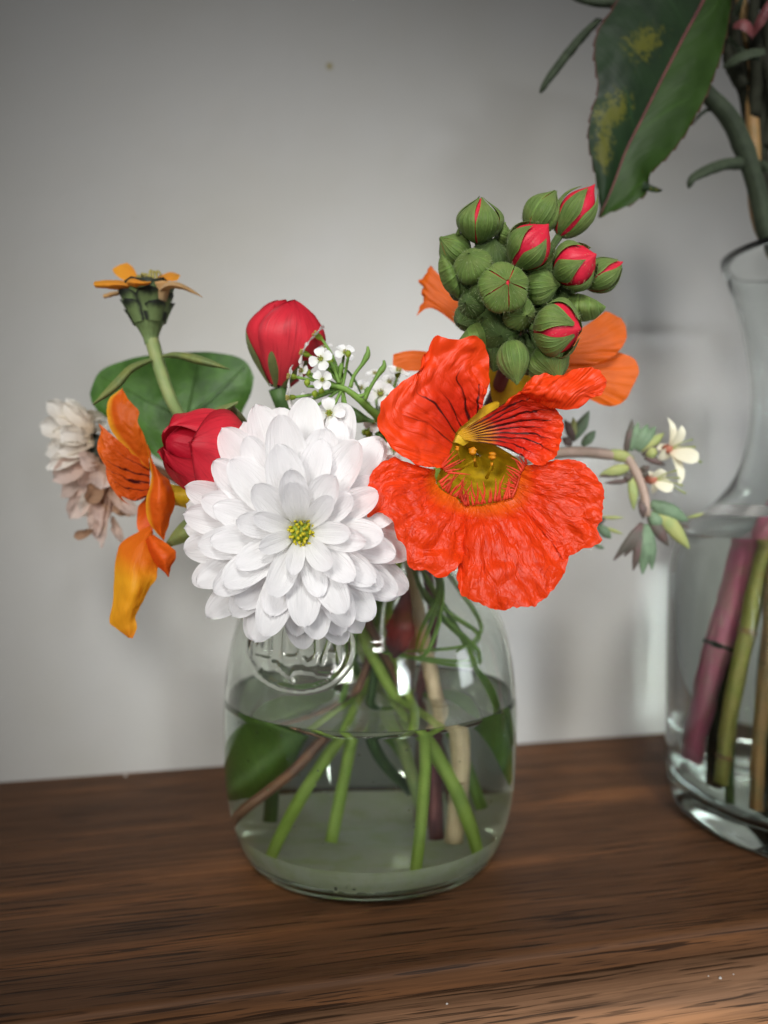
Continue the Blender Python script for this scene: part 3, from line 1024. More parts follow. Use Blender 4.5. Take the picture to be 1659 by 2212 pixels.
# stamens
for (x, y, s, x2, y2) in [(718, 772, 22, 735, 860), (835, 800, 21, 830, 880), (625, 755, 12, 640, 840), (728, 826, 9, 640, 880), (832, 850, 9, 800, 930)]:
    b_ = n3(x2, y2, ND + .010)
    t__ = n3(x, y, ND + .005)
    st_ = put('stamen', mesh(*tube([b_, (b_ + t__) * .5 + Vector((0, -.001, 0)), t__], [.0005, .0004, .0003], 8, 10)[:2], M['throat'], tube([b_, t__, t__], .0004, 8, 10)[2]), nas)
    r_ = s * .36 / FPX * .215
    tv = tube([t__ + Vector((0, 0, -r_ * 1.15)), t__, t__ + Vector((.0002, 0, r_ * 1.15))], [r_ * .4, r_ * 1.05, r_ * .8, r_ * 1.0, r_ * .35], 10, 9, .8, x)
    put('anther', mesh(tv[0], tv[1], M['anther'], tv[2]), st_)
# fringes on the claws of the lower petals
rnd = random.Random(5)


def fringe(parent, pts, n_, lo, hi, ang):
    parts_ = []
    s_ = spline(L3(pts, ND), n_)
    for i, p in enumerate(s_):
        a = R(ang[0] + (ang[1] - ang[0]) * i / max(1, n_ - 1) + rnd.uniform(-16, 16))
        l = rnd.uniform(lo, hi) * .36 / FPX * .21
        d_ = Vector((math.cos(a), rnd.uniform(-.55, .1), math.sin(a))).normalized()
        b_ = Vector(p) + Vector((rnd.uniform(-1, 1) * .0003, 0, 0))
        parts_.append(tube([b_, b_ + d_ * l * .5 + Vector((rnd.uniform(-.1, .1) * l, 0, 0)), b_ + d_ * l], [rnd.uniform(.0003, .00048), .00026, .00005], 6, 8))
    v_, f_, u_ = join(parts_)
    o = put('fringe', mesh(v_, f_, M['fringe'], u_), parent)
    return tag(o, kind='stuff')


fringe(nas, [(510, 960, 4), (560, 1020, 3.5), (640, 1060, 3), (668, 1098, 2.5)], 15, 70, 150, (40, 85))
fringe(nas, [(680, 1098, 2.3), (760, 1090, 2), (860, 1070, 2.2), (950, 1050, 3)], 16, 70, 160, (110, 80))
fringe(nas, [(965, 1020, 3.5), (985, 950, 4), (1015, 895, 4), (1040, 850, 3.6)], 15, 60, 110, (170, 120))
fringe(nas, [(560, 900, 4), (540, 880, 4), (520, 870, 4)], 6, 90, 190, (10, 40))
# specks of dust and pollen caught on the petals
v_, f_, u_ = tube([n3(900, 1000, ND + .028), J(.012, -.004, .118), J(.010, .0, .10), J(.006, .006, .075), J(.014, -.01, .05), J(.013, -.036, .0075)], [.0016, .0015, .0015, .0016, .0017, .0017], 12, 40, .1, 3)
put('stem', mesh(v_, f_, M['stem_light'], u_), nas)

# ------------------------------------------------------------------ nasturtium behind the bud cluster
BD = .246
nb = thing('nasturtium', P(1120, 830, BD), 'soft orange nasturtium half hidden behind the bud cluster with a yellow throat', 'flower')


def LV(pts, d):
    return [P(p[0], p[1], d + (p[2] * .001 if len(p) > 2 else 0)) for p in pts]


def VP(o, s, pts, d):
    return [P(o[0] + p[0] * s, o[1] + p[1] * s, d + (p[2] * .001 if len(p) > 2 else 0)) for p in pts]


B1 = (895.9, 365.0)     # crop of the bud cluster
sheet_part(nb, [VP(B1, .28, [(740, 1490, 2), (755, 1470, 2), (770, 1450, 2)], BD), VP(B1, .28, [(430, 1290, -1), (420, 1180, -2), (440, 1080, -1)], BD), VP(B1, .28, [(150, 1080, -1), (120, 1000, -1), (150, 780)], BD),
                VP(B1, .28, [(10, 1135, 0), (60, 1000, 1), (40, 860, 2), (100, 790, 2), (150, 765, 2)], BD)], 'orange_soft', nu=40, nv=34, amp=.0006, freq=150, seed=31, edge=.001)
sheet_part(nb, [VP(B1, .28, [(800, 1490, 2), (810, 1470, 2), (820, 1450, 2)], BD), VP(B1, .28, [(1040, 1500), (1080, 1400), (1120, 1320)], BD), VP(B1, .28, [(1200, 1500, -1), (1350, 1350, -1), (1330, 1200, 0)], BD),
                VP(B1, .28, [(1400, 1500, -1), (1560, 1420, -1), (1635, 1290, 0), (1600, 1160, 1), (1470, 1095, 2)], BD)], 'orange_soft', nu=40, nv=34, amp=.0004, freq=150, seed=33, edge=.0008)
sheet_part(nb, [VP(B1, .28, [(800, 1510, 3), (820, 1490, 3)], BD), VP(B1, .28, [(1050, 1600, 3), (1120, 1540, 3), (1150, 1480, 3)], BD), VP(B1, .28, [(1200, 1700, 2), (1350, 1600, 2), (1350, 1480, 3)], BD),
                VP(B1, .28, [(1430, 1815, 2), (1530, 1830, 2), (1620, 1790, 2), (1680, 1680, 2), (1730, 1560, 2), (1700, 1470, 3), (1560, 1410, 3)], BD)], 'orange_soft', nu=40, nv=34, amp=.0004, freq=150, seed=34, edge=.0008)
sheet_part(nb, [VP(B1, .28, [(740, 1510, 2), (750, 1530, 2)], BD), VP(B1, .28, [(300, 1440, 1), (310, 1580, 1)], BD), VP(B1, .28, [(0, 1400), (20, 1560)], BD), VP(B1, .28, [(-165, 1430), (-160, 1530), (-60, 1560)], BD)], 'orange_soft', nu=24, nv=20, amp=.0004, freq=150, seed=35)
sheet_part(nb, [VP(B1, .28, [(560, 1500, 4), (590, 1750, 1), (640, 1900, 0)], BD - .01), VP(B1, .28, [(760, 1480, 6), (780, 1750, 3), (800, 1850, 2)], BD - .01), VP(B1, .28, [(960, 1500, 3), (920, 1640, 0), (860, 1800, 0)], BD - .01)], 'sepal_yellow', 'throat', nu=24, nv=24, amp=.0004, seed=36)
v_, f_, u_ = tube([P(1100, 850, BD + .006), J(.02, -.002, .125), J(.016, .006, .105), J(.01, .012, .07), J(-.012, -.004, .035), J(-.027, -.020, .0095)], .0017, 12, 40, .1, 4)
put('stem', mesh(v_, f_, M['stem_light'], u_), nb)

# ------------------------------------------------------------------ left nasturtium seen from the side
C2 = (66.4, 796.3)
LD = .232
nl = thing('nasturtium', VP(C2, .27, [(960, 1000)], LD)[0], 'orange nasturtium seen from the side on the left, one petal hanging down yellow', 'flower')


def l2(pts, d=LD):
    return VP(C2, .27, pts, d)


sheet_part(nl, [l2([(735, 150, 2), (625, 240, 1), (608, 330, 1), (640, 480, 1), (760, 640, 2), (940, 800, 5)]),
                l2([(737, 152, 2), (700, 280, -1), (730, 420, -2), (780, 520, -1), (860, 640, 1), (945, 780, 5)]),
                l2([(740, 156, 2), (790, 260, 0), (866, 340, 0), (855, 420, -1), (905, 530, 0), (950, 700, 3)])], 'orange_soft', nu=40, nv=28, amp=.0010, freq=150, seed=41, sag=-.001)
sheet_part(nl, [l2([(950, 760, 5), (955, 900, 6), (945, 1020, 5)]), l2([(780, 640, 2), (760, 830, 2), (830, 1060, 2)]), l2([(640, 520, 0), (620, 780, -1), (720, 1020, 0)]),
                l2([(545, 440, 0), (555, 530, 0), (528, 610, 0), (590, 790, -1), (620, 900, -1), (700, 1020, 0), (800, 1096, 1)])], 'lined_soft', nu=40, nv=34, amp=.0008, freq=150, seed=42)
sheet_part(nl, [l2([(928, 600, -1), (952, 760, -1), (962, 900, -2), (922, 1060, -3), (930, 1190, -3), (985, 1290, -2), (1060, 1370, -1)]),
                l2([(935, 610, -2), (985, 780, -4), (1030, 900, -5), (1030, 1060, -6), (1040, 1180, -5), (1040, 1290, -3), (1062, 1372, -1)]),
                l2([(942, 620, -1), (1010, 800, -2), (1110, 905, -1), (1160, 1010, -1), (1152, 1120, -1), (1112, 1240, -1), (1066, 1375, -1)])], 'orange_soft', nu=44, nv=22, amp=.0008, freq=150, seed=43)
sheet_part(nl, [l2([(950, 1000, 6), (960, 1150, 6), (980, 1320, 4)]), l2([(860, 1100, 4), (858, 1290, 4), (900, 1330, 3)])], 'orange_dark', nu=16, nv=12, amp=.0002, seed=44)
hang = sheet([l2([(960, 1255, 2), (840, 1318, 0), (720, 1398, -1), (682, 1500, -2), (662, 1700, -3), (652, 1900, -4), (632, 2042, -4), (690, 2086, -4), (780, 2150, -4)]),
              l2([(965, 1300, 0), (880, 1440, -4), (840, 1560, -6), (810, 1720, -8), (780, 1880, -8), (750, 1990, -7), (760, 2060, -6), (790, 2152, -5)]),
              l2([(975, 1330, 2), (1012, 1480, -1), (1020, 1610, -3), (970, 1740, -4), (900, 1880, -5), (842, 1990, -5), (847, 2080, -5), (815, 2158, -5)])], 50, 26, amp=.0010, freq=130, seed=45, ridge=.0003, ridge_n=3)
put('petal', mesh(hang[0], hang[1], M['yellow_tip'], np.stack([hang[2][:, 1], hang[2][:, 0]], 1)), nl)
sheet_part(nl, [l2([(918, 1370, -3), (945, 1460, -4), (1000, 1570, -5), (1060, 1620, -5), (1100, 1668, -5)]), l2([(950, 1340, -4), (1000, 1440, -7), (1060, 1510, -8), (1080, 1590, -7), (1102, 1668, -5)]),
                l2([(985, 1325, -3), (1070, 1385, -4), (1162, 1478, -5), (1125, 1580, -5), (1105, 1668, -5)])], 'orange_dark', nu=24, nv=18, amp=.0008, freq=160, seed=46)
sheet_part(nl, [l2([(960, 880, 4), (1150, 930, 3), (1330, 975, 2), (1450, 1000, 3)]), l2([(970, 980, 4), (1160, 1010, 0), (1330, 1010, -1), (1450, 1040, 0)]), l2([(980, 1080, 4), (1140, 1090, 3), (1300, 1130, 2), (1450, 1150, 3)])], 'sepal_yellow', 'sepal', nu=20, nv=12, sag=.001)
sheet_part(nl, [l2([(1080, 1400, 1), (1150, 1290, 0), (1240, 1200, 0), (1400, 1130, 3)]), l2([(1095, 1408, 1), (1200, 1330, -2), (1300, 1270, -2), (1450, 1200, 1)]), l2([(1120, 1425, 1), (1250, 1385, 0), (1340, 1340, 0), (1480, 1290, 3)])], 'leaf_thin', 'sepal', nu=20, nv=12)
v_, f_, u_ = tube([l2([(1300, 1100, 3)])[0], P(560, 1110, .248), P(690, 1150, .268), J(-.018, -.002, .118), J(-.014, .004, .10), J(.0, .006, .07), J(-.004, .0, .045), J(-.010, -.010, .012)], .0016, 12, 44, .1, 7)
put('stem', mesh(v_, f_, M['stem_light'], u_), nl)

# ------------------------------------------------------------------ zinnia
ZC = (165.9, 530.9)
ZD = .248
zin = thing('zinnia', VP(ZC, .24, [(640, 560)], ZD)[0], 'spent orange zinnia on a tall pale stem, seen from the side at upper left', 'flower')


def z2(pts, d=ZD):
    return VP(ZC, .24, pts, d)


for ln, mt in [
    ([[(640, 335, 0), (545, 300, 4), (480, 320, 5), (400, 300, 7), (335, 245, 9)], [(640, 330, 0), (548, 280, 5), (480, 250, 8), (400, 220, 10), (325, 225, 11)], [(640, 325, 0), (546, 265, 6), (500, 190, 9), (430, 155, 12), (320, 205, 12)]], 'zinnia'),
    ([[(560, 340, -3), (420, 315, -5), (280, 308, -6), (160, 318, -6)], [(545, 370, -6), (410, 350, -9), (280, 345, -10), (150, 345, -9)], [(520, 400, -4), (400, 398, -6), (280, 390, -8), (170, 382, -8)]], 'zinnia'),
    ([[(430, 318, -6), (500, 292, -9), (600, 318, -10), (670, 322, -8)], [(440, 335, -7), (520, 330, -13), (600, 338, -13), (665, 332, -9)], [(440, 345, -6), (530, 372, -10), (600, 362, -10), (660, 342, -8)]], 'zinnia'),
    ([[(640, 325, 2), (760, 262, 4), (850, 236, 5), (932, 262, 5)], [(660, 330, -1), (770, 290, -2), (860, 270, -1), (930, 268, 2)], [(700, 325, -2), (800, 312, -4), (890, 312, -3), (928, 275, 0)]], 'zinnia'),
    ([[(735, 400, -3), (790, 334, -5), (900, 325, -5), (1000, 368, -4), (1130, 460, -3)], [(740, 410, -6), (820, 355, -9), (910, 355, -9), (1010, 395, -7), (1132, 464, -4)], [(745, 425, -4), (835, 392, -6), (940, 390, -7), (1050, 432, -6), (1134, 467, -4)]], 'zinnia_back'),
    ([[(600, 400, 0), (440, 405, 2), (330, 412, 3), (238, 438, 3)], [(600, 415, 0), (440, 420, 0), (335, 432, -1), (236, 458, 0)], [(600, 430, 0), (440, 432, 0), (340, 452, 0), (250, 476, 1)]], 'zinnia_back'),
    ([[(780, 400, 4), (840, 395, 5), (872, 425, 5)], [(790, 440, 3), (835, 440, 2), (866, 445, 3)], [(800, 470, 3), (830, 470, 3), (858, 460, 4)]], 'zinnia_back'),
]:
    v_, f_, u_ = sheet([z2(l) for l in ln], 26, 14, amp=.0003, freq=260, seed=len(ln[0]) + ln[0][0][0])
    put('petal', mesh(v_, f_, M[mt], np.stack([u_[:, 1], u_[:, 0]], 1)), zin)
# beige petal claws between bracts and blades
for x in (500, 580, 690, 770):
    v_, f_, u_ = tube(z2([(x + (640 - x) * .15, 470, -3), (x, 400, -4), (x - 5, 345, -4)]), [.0022, .0020, .0030], 10, 8, .1, x)
    put('petal_claw', mesh(v_, f_, M['zinnia_back'], u_), zin)
zb = z2([(640, 800), (640, 420)])
zc = z2([(640, 560)])[0]
zax = Vector((-.09, 0, 1)).normalized()
zfr = frame(zax, Vector((0, 1, 0)))
k24 = .24 / FPX * ZD
prof = [(.0001, 130), (120, 120), (160, 60), (172, 0), (165, -60), (140, -120), (108, -175), (82, -225), (66, -270), (58, -320)]
v_, f_, u_ = lathe([(r * k24 if r > 1 else r, z * k24) for r, z in prof], 26)
put('receptacle', mesh(v_, f_, M['bract'], u_), zin, Matrix.Translation(zc) @ zfr)


def scale_mesh(w, h, curve):
    V, U = [], []
    for j in range(9):
        v = j / 8
        ww = w * math.sqrt(max(0, 1 - max(0, (v - .45) / .55) ** 2.2)) * (.75 + .25 * min(1, v * 2))
        for i in range(9):
            s = 2 * i / 8 - 1
            V.append((s * ww, v * h, -curve * (s * ww) ** 2 + h * .10 * v * v + .00025))
            U.append((i / 8, v))
    return mesh(np.array(V), gridfaces(9, 9), M['bract_tip'], np.array(U))


sm = scale_mesh(118 * k24, 210 * k24, 110)
rnd = random.Random(3)
for row, (zz, rr, n_, tilt) in enumerate([(-120, 128, 5, .22), (-40, 158, 6, .14), (30, 168, 6, .10)]):
    for i in range(n_):
        a = 2 * math.pi * (i + .5 * (row % 2)) / n_ + .35
        out = Vector((math.cos(a), math.sin(a), 0))
        upv = (Vector((0, 0, 1)) + out * (tilt + .20)).normalized()
        loc = out * (rr + 10) * k24 + Vector((0, 0, (zz - 20) * k24))
        put('bract', sm, zin, Matrix.Translation(zc) @ zfr @ Matrix.Translation(loc) @ frame_y(upv, out) @ Matrix.Diagonal((rnd.uniform(.85, 1.1), rnd.uniform(.85, 1.1), 1, 1)))
# disc florets, curled
for x, y, h_ in [(545, 290, 50), (585, 275, 60), (610, 270, 40), (660, 250, 70), (690, 250, 45), (720, 245, 40), (640, 280, 30)]:
    b_ = z2([(x, 330, rnd.uniform(-2, 3))])[0]
    c_ = z2([(x + 8, y - h_ * .4, 0)])[0]
    e_ = z2([(x + 30, y, 0)])[0]
    v_, f_, u_ = tube([b_, c_, e_, e_ - Vector((0, 0, .0008))], [.0004, .0004, .00035, .0003], 7, 12)
    put('disc_floret', mesh(v_, f_, M['stamen'], u_), zin)
v_, f_, u_ = lathe([(.0001, 40 * k24), (60 * k24, 34 * k24), (105 * k24, 10 * k24), (120 * k24, -60 * k24)], 20)
put('disc', mesh(v_, f_, M['bract_dark'], u_), zin, Matrix.Translation(z2([(630, 330)])[0]) @ zfr)
zs = z2([(655, 780), (690, 900), (730, 1040), (790, 1230), (880, 1450)]) + [P(470, 980, .262), P(600, 1110, .276), J(-.02, .004, .125), J(-.016, .008, .105), J(-.006, .012, .075), J(.006, .004, .045), J(.014, .006, .012)]
v_, f_, u_ = tube(zs, [.0022, .0019, .0017, .0017, .0017, .0017, .0017, .0018], 14, 60, .06, 9)
put('stem', mesh(v_, f_, M['stem_pale'], u_), zin)
for ln in ([[(665, 1010, -2), (480, 1070, -5), (340, 1200, -8), (140, 1425, -10)], [(670, 1030, -3), (490, 1120, -7), (360, 1265, -9), (142, 1430, -10)], [(668, 1050, -2), (500, 1150, -4), (390, 1280, -6), (150, 1440, -9)]],
           [[(765, 985, -2), (880, 955, -6), (1100, 985, -9), (1385, 1112, -12)], [(765, 1000, -3), (890, 985, -8), (1090, 1030, -11), (1382, 1114, -12)], [(760, 1010, -2), (900, 1015, -6), (1080, 1065, -9), (1375, 1118, -11)]]):
    v_, f_, u_ = sheet([z2(l) for l in ln], 30, 9, amp=.0002, seed=4, sag=.0004)
    put('leaf', mesh(v_, f_, M['leaf_thin'], u_), zin)

# ------------------------------------------------------------------ round leaf behind
rl_ = thing('nasturtium_leaf', P(370, 900, .272), 'broad rounded dark green leaf standing behind the zinnia stem', 'leaf')
sheet_part(rl_, [LV([(194, 850, 2), (212, 806, 2), (270, 778, 3), (370, 763, 4), (465, 762, 3), (530, 780, 2), (549, 815, 1)], .272),
                 LV([(195, 860, 1), (260, 835, -1), (330, 830, -2), (400, 828, -2), (470, 830, -2), (520, 835, -1), (542, 850, 0)], .272),
                 LV([(200, 875, 0), (270, 890, -3), (340, 905, -5), (400, 905, -5), (460, 900, -4), (500, 890, -2), (528, 882, 0)], .272),
                 LV([(215, 895, 0), (290, 950, -2), (360, 1000, -4), (410, 1010, -4), (450, 1000, -3), (490, 960, -1), (514, 915, 0)], .272)], 'leaf_round', 'blade', nu=50, nv=36, amp=.0009, freq=80, seed=51)
for tx, ty in [(215, 810), (330, 772), (430, 766), (530, 790), (300, 940)]:
    v_, f_, u_ = tube(LV([(400, 905, -6.5), ((400 + tx) / 2, (905 + ty) / 2, -4.5), (tx, ty, 1)], .272), [.0003, .0002, .0001], 6, 14)
    put('vein', mesh(v_, f_, M['leaf_vein'], u_), rl_)
v_, f_, u_ = tube([P(400, 905, .271), P(480, 1000, .28), P(640, 1130, .286), J(-.012, .012, .118), J(-.012, .014, .10), J(-.006, .018, .06), J(.014, .020, .02)], .0014, 10, 44, .1, 13)
put('petiole', mesh(v_, f_, M['stem'], u_), rl_)


# ------------------------------------------------------------------ rosebuds
POINT = 0.0


def ovoid_r(t, fat=.45):
    t = min(1, max(0, t))
    return max(0.0, math.sin(math.pi * t ** fat_exp(fat))) ** (.68 + POINT * max(0, t - .45))


def fat_exp(f):
    return math.log(.5) / math.log(f)


def gore(R0, L, fat, a0, a1, t0, t1, off, tip, bulge=0.0, nu=20, nv=24, twist=0.0, round_=2.6, lift=0.0, wave=0.0, seed=0, shut=0.0):
    """A curved petal or sepal that lies on an ovoid: azimuth a0..a1, from base t0 to tip t1."""
    V, U = [], []
    for j in range(nv):
        v = j / (nv - 1)
        t = t0 + (t1 - t0) * v
        x = v
        w = (1 - x ** round_) ** (1 / 1.6) if tip == 'round' else min(1, (1 - x) * 2.0) ** .8 * (.72 + .28 * math.sin(min(1, x * 1.9) * math.pi / 2))
        w = w * (1 - shut) + shut * (.8 + .2 * min(1, x * 4))
        am_ = (a0 + a1) / 2 + twist * v
        hw = (a1 - a0) / 2 * w
        for i in range(nu):
            s = 2 * i / (nu - 1) - 1
            a = am_ + s * hw
            tt = t
            r = R0 * max(.02, ovoid_r(tt, fat)) + off + bulge * (1 - s * s) * math.sin(math.pi * v) + lift * v * v
            if tip == 'round':
                r += R0 * .07 * abs(s) ** 5 + R0 * .05 * max(0, v - .8) / .2
            if wave:
                r += wave * noise.noise(Vector((s * 2 + seed, v * 3, seed))) * (.3 + v)
            V.append((r * math.cos(a), r * math.sin(a), L * tt))
            U.append((i / (nu - 1), v))
    return np.array(V), gridfaces(nv, nu), np.array(U)


def ovoid(R0, L, fat, nseg=24, n=20, t1=.985, groove=0.0, twist=0.0):
    V, U = [], []
    for j in range(n):
        t = .01 + (t1 - .01) * j / (n - 1)
        for i in range(nseg):
            a = 2 * math.pi * i / nseg
            r = R0 * ovoid_r(t, fat) * (1 + groove * math.cos(3 * a + twist * t))
            V.append((r * math.cos(a), r * math.sin(a), L * t))
            U.append((i / nseg, t))
    F = gridfaces(n, nseg, True)
    F.append(tuple(range(nseg))[::-1])
    F.append(tuple((n - 1) * nseg + i for i in range(nseg)))
    return np.array(V), F, np.array(U)


def rosebud(th, base_p, tip_p, R0, face, seed, sep, openn=0.0, over=1.0, fat=.44):
    axv = (tip_p - base_p)
    L = axv.length
    Mx = Matrix.Translation(base_p) @ frame_y_to_z(axv, face)
    a_ = ovoid(R0 * .86, L * .95, fat, 30, 24, .97, .03, 2)
    put('bud_core', mesh(a_[0], a_[1], M['rose_dark'], a_[2]), th, Mx)
    rn = random.Random(seed)
    for i, (ac, hw, t1, off, tw) in enumerate(over):
        g_ = gore(R0, L, fat, ac - hw, ac + hw, .03, t1, off, 'round', .0006, 28, 34, tw, 4.5, openn * (i % 3) * .4, .0007, seed + i)
        put('petal', mesh(g_[0], g_[1], M['rose'], g_[2]), th, Mx)
    for (ac, hw, t1, off, lift) in sep:
        g_ = gore(R0, L, fat, ac - hw, ac + hw, .0, t1, off + .0016, 'point', .0004, 12, 20, 0, 2, lift)
        put('sepal', mesh(g_[0], g_[1], M['rose_sepal'], g_[2]), th, Mx)
    return Mx


def frame_y_to_z(axv, face):
    """Local +Z along axv, local +X facing 'face'."""
    z = Vector(axv).normalized()
    x = (Vector(face) - z * Vector(face).dot(z)).normalized()
    y = z.cross(x)
    return Matrix((x, y, z)).transposed().to_4x4()


FACE = Vector((0, -1, .12))
RD1 = .236
rb = thing('rosebud', P(610, 830, RD1), 'closed crimson rosebud standing upright above the white chrysanthemum', 'flower')
b_, t__ = P(600, 838, RD1 + .002), P(632, 648, RD1)
rosebud(rb, b_, t__, 70 / FPX * RD1 * 1.02, FACE, 3,
        [(.85, .42, .52, .0007, .0), (-1.15, .42, .56, .0007, .0), (-.15, .30, .40, .0008, .0), (2.4, .4, .5, .0007, 0), (-2.4, .4, .5, .0007, 0)], .0,
        [(3.0, 1.3, .97, .0, .0), (1.9, 1.1, .93, .0002, .2), (-1.7, 1.1, .93, .0001, -.1), (-1.05, .95, .955, .0007, .15), (-.50, .90, .97, .0014, .25), (.55, .95, .99, .0022, -.25)], .60)
v_, f_, u_ = tube([b_, P(630, 920, .242), P(700, 1040, .258), J(-.008, -.002, .125), J(-.004, .004, .10), J(.002, .004, .07), J(.0, -.006, .045), J(.010, .016, .02)], [.0028, .0017, .0016, .0016, .0016], 12, 40, .1, 17)
put('stem', mesh(v_, f_, M['stem_dark'], u_), rb)

RD2 = .218
rb2 = thing('rosebud', P(470, 990, RD2), 'opening crimson rosebud lying on its side left of the white chrysanthemum', 'flower')
b_, t__ = P(522, 1000, RD2 + .012), P(352, 948, RD2 - .010)
rosebud(rb2, b_, t__, 84 / FPX * RD2, FACE, 5,
        [(-1.5, .5, .62, .0008, .0008), (1.4, .4, .36, .0012, .0015), (.35, .28, .30, .0010, .0015), (3.0, .4, .5, .0008, 0)], .0022,
        [(2.4, 1.2, .93, -.0004, .1), (-2.2, 1.2, .96, -.0002, .1), (1.1, 1.1, 1.0, .0003, .1), (-1.15, 1.1, .99, .0008, -.15), (.0, 1.25, .90, .0014, .0)])
v_, f_, u_ = tube([b_, P(560, 1060, .242), P(650, 1130, .258), J(-.015, -.008, .120), J(-.010, -.006, .10), J(.004, -.002, .07), J(.016, .006, .04), J(.020, .016, .012)], [.0026, .0016, .0015, .0015], 12, 40, .1, 19)
put('stem', mesh(v_, f_, M['stem_brown'], u_), rb2)

sheet_part(rb2, [z2([(1130, 1530, -24), (1250, 1460, -25), (1450, 1398, -26)]), z2([(1140, 1545, -25), (1300, 1490, -27), (1452, 1405, -26)]), z2([(1160, 1570, -24), (1320, 1515, -25), (1450, 1420, -26)])], 'leaf_thin', 'sepal', nu=24, nv=9)

# ------------------------------------------------------------------ geranium bud cluster
POINT = 1.3
GD = .214
gc = thing('bud_cluster', VP(B1, .28, [(760, 1000)], GD)[0], 'tight cluster of hairy green buds, some splitting to show crimson petals', 'flower buds')
K28 = .28 / FPX
fuzz_rnd = random.Random(9)


def bud(cx, cyy, d, r, L, dirn, openn, fat=.45, roll=0.0, nsep=5, dark=False, fuzz=240):
    """cx, cy: middle of the bud; r, L in crop pixels; dirn: direction its tip points (x right, y to viewer, z up)."""
    k_ = K28 * d
    dv_ = Vector((dirn[0], -dirn[1], dirn[2])).normalized()
    R0, LL = r * k_ * 1.08, L * k_ * 1.06
    c_ = P(B1[0] + cx * .28, B1[1] + cyy * .28, d)
    b_ = c_ - dv_ * LL * .48
    Mx = Matrix.Translation(b_) @ frame_y_to_z(dv_, Vector((0, -1, .01)))
    a_ = ovoid(R0 * .93, LL * .97, fat, 22, 18, .985, .05 if openn else .02, 6)
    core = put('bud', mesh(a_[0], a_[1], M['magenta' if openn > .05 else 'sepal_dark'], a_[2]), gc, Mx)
    for i in range(nsep):
        ac = roll + 2 * math.pi * i / nsep
        hw = math.pi / nsep * (1.06 - .35 * openn)
        t1 = (1.0 if openn < .3 else .97 - .22 * openn) * fuzz_rnd.uniform(.96, 1.0)
        g_ = gore(R0, LL, fat, ac - hw, ac + hw, .0, t1, R0 * .02 + .0001, 'point', R0 * .10, 13, 18, 0, 2, R0 * .10 * openn, R0 * .04, i + cx, max(0, 1 - openn * 1.9))
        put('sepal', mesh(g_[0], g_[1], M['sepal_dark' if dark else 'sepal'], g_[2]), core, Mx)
    parts_ = []
    for i in range(fuzz):
        t = fuzz_rnd.uniform(.04, .9)
        a = fuzz_rnd.uniform(0, 6.283)
        rr = R0 * ovoid_r(t, fat) + R0 * .06
        p0 = Vector((rr * math.cos(a), rr * math.sin(a), LL * t))
        n_ = Vector((math.cos(a), math.sin(a), fuzz_rnd.uniform(-.4, .6))).normalized()
        h_ = fuzz_rnd.uniform(.0005, .0012)
        sd = n_.cross(Vector((fuzz_rnd.uniform(-1, 1), fuzz_rnd.uniform(-1, 1), 1))).normalized() * .000045
        parts_.append((np.array([tuple(p0 - sd), tuple(p0 + sd), tuple(p0 + n_ * h_)]), [(0, 1, 2)], np.array([(0, 0), (1, 0), (.5, 1)])))
    if parts_:
        v_, f_, u_ = join(parts_)
        tag(put('fuzz', mesh(v_, f_, M['hair'], u_), core, Mx), kind='stuff')
    # short stalk back to the middle of the head
    mid_ = VP(B1, .28, [(820, 1000)], GD + .012)[0]
    v_, f_, u_ = tube([b_ + dv_ * LL * .05, b_ - dv_ * LL * .12 + (mid_ - b_) * .15, mid_], [.0011, .0009, .0009], 8, 12)
    put('stalk', mesh(v_, f_, M['sepal_dark'], u_), core)
    return core


bud(500, 405, GD + .001, 152, 330, (.02, .45, 1), .22, .50, .35)
bud(985, 330, GD + .006, 120, 340, (.62, .15, 1), .10, .42, .2)
bud(1250, 320, GD + .006, 130, 460, (.62, .12, .9), .62, .45, .95)
bud(890, 595, GD - .005, 165, 410, (.55, .45, .62), .66, .50, .55)
bud(1240, 745, GD - .003, 165, 370, (.55, .55, .22), .62, .50, .15)
bud(1455, 810, GD + .004, 112, 330, (.75, .2, .45), .35, .45, .6)
bud(680, 925, GD - .008, 165, 300, (.1, 1, .08), .09, .55, .5)
bud(965, 905, GD + .000, 122, 290, (.85, .35, .0), .0, .50, .2)
bud(450, 755, GD + .000, 125, 280, (-.25, .7, .35), .0, .50, .2)
bud(310, 625, GD + .006, 108, 280, (-.75, .3, .5), .08, .50, .9)
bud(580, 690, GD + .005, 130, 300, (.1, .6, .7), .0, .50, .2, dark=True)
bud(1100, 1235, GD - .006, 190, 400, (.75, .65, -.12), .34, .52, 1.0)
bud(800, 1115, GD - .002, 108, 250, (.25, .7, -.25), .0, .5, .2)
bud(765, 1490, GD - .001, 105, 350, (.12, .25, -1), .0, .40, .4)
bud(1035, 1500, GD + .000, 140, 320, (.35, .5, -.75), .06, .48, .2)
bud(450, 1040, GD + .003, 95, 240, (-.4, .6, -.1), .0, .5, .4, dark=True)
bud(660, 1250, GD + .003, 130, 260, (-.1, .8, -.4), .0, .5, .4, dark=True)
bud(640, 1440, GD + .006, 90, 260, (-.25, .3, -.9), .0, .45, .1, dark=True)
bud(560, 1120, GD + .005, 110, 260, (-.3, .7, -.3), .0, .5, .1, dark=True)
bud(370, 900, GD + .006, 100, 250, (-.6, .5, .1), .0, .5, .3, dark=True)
bud(820, 760, GD + .010, 130, 300, (.2, .6, .5), .0, .5, .3, dark=True)
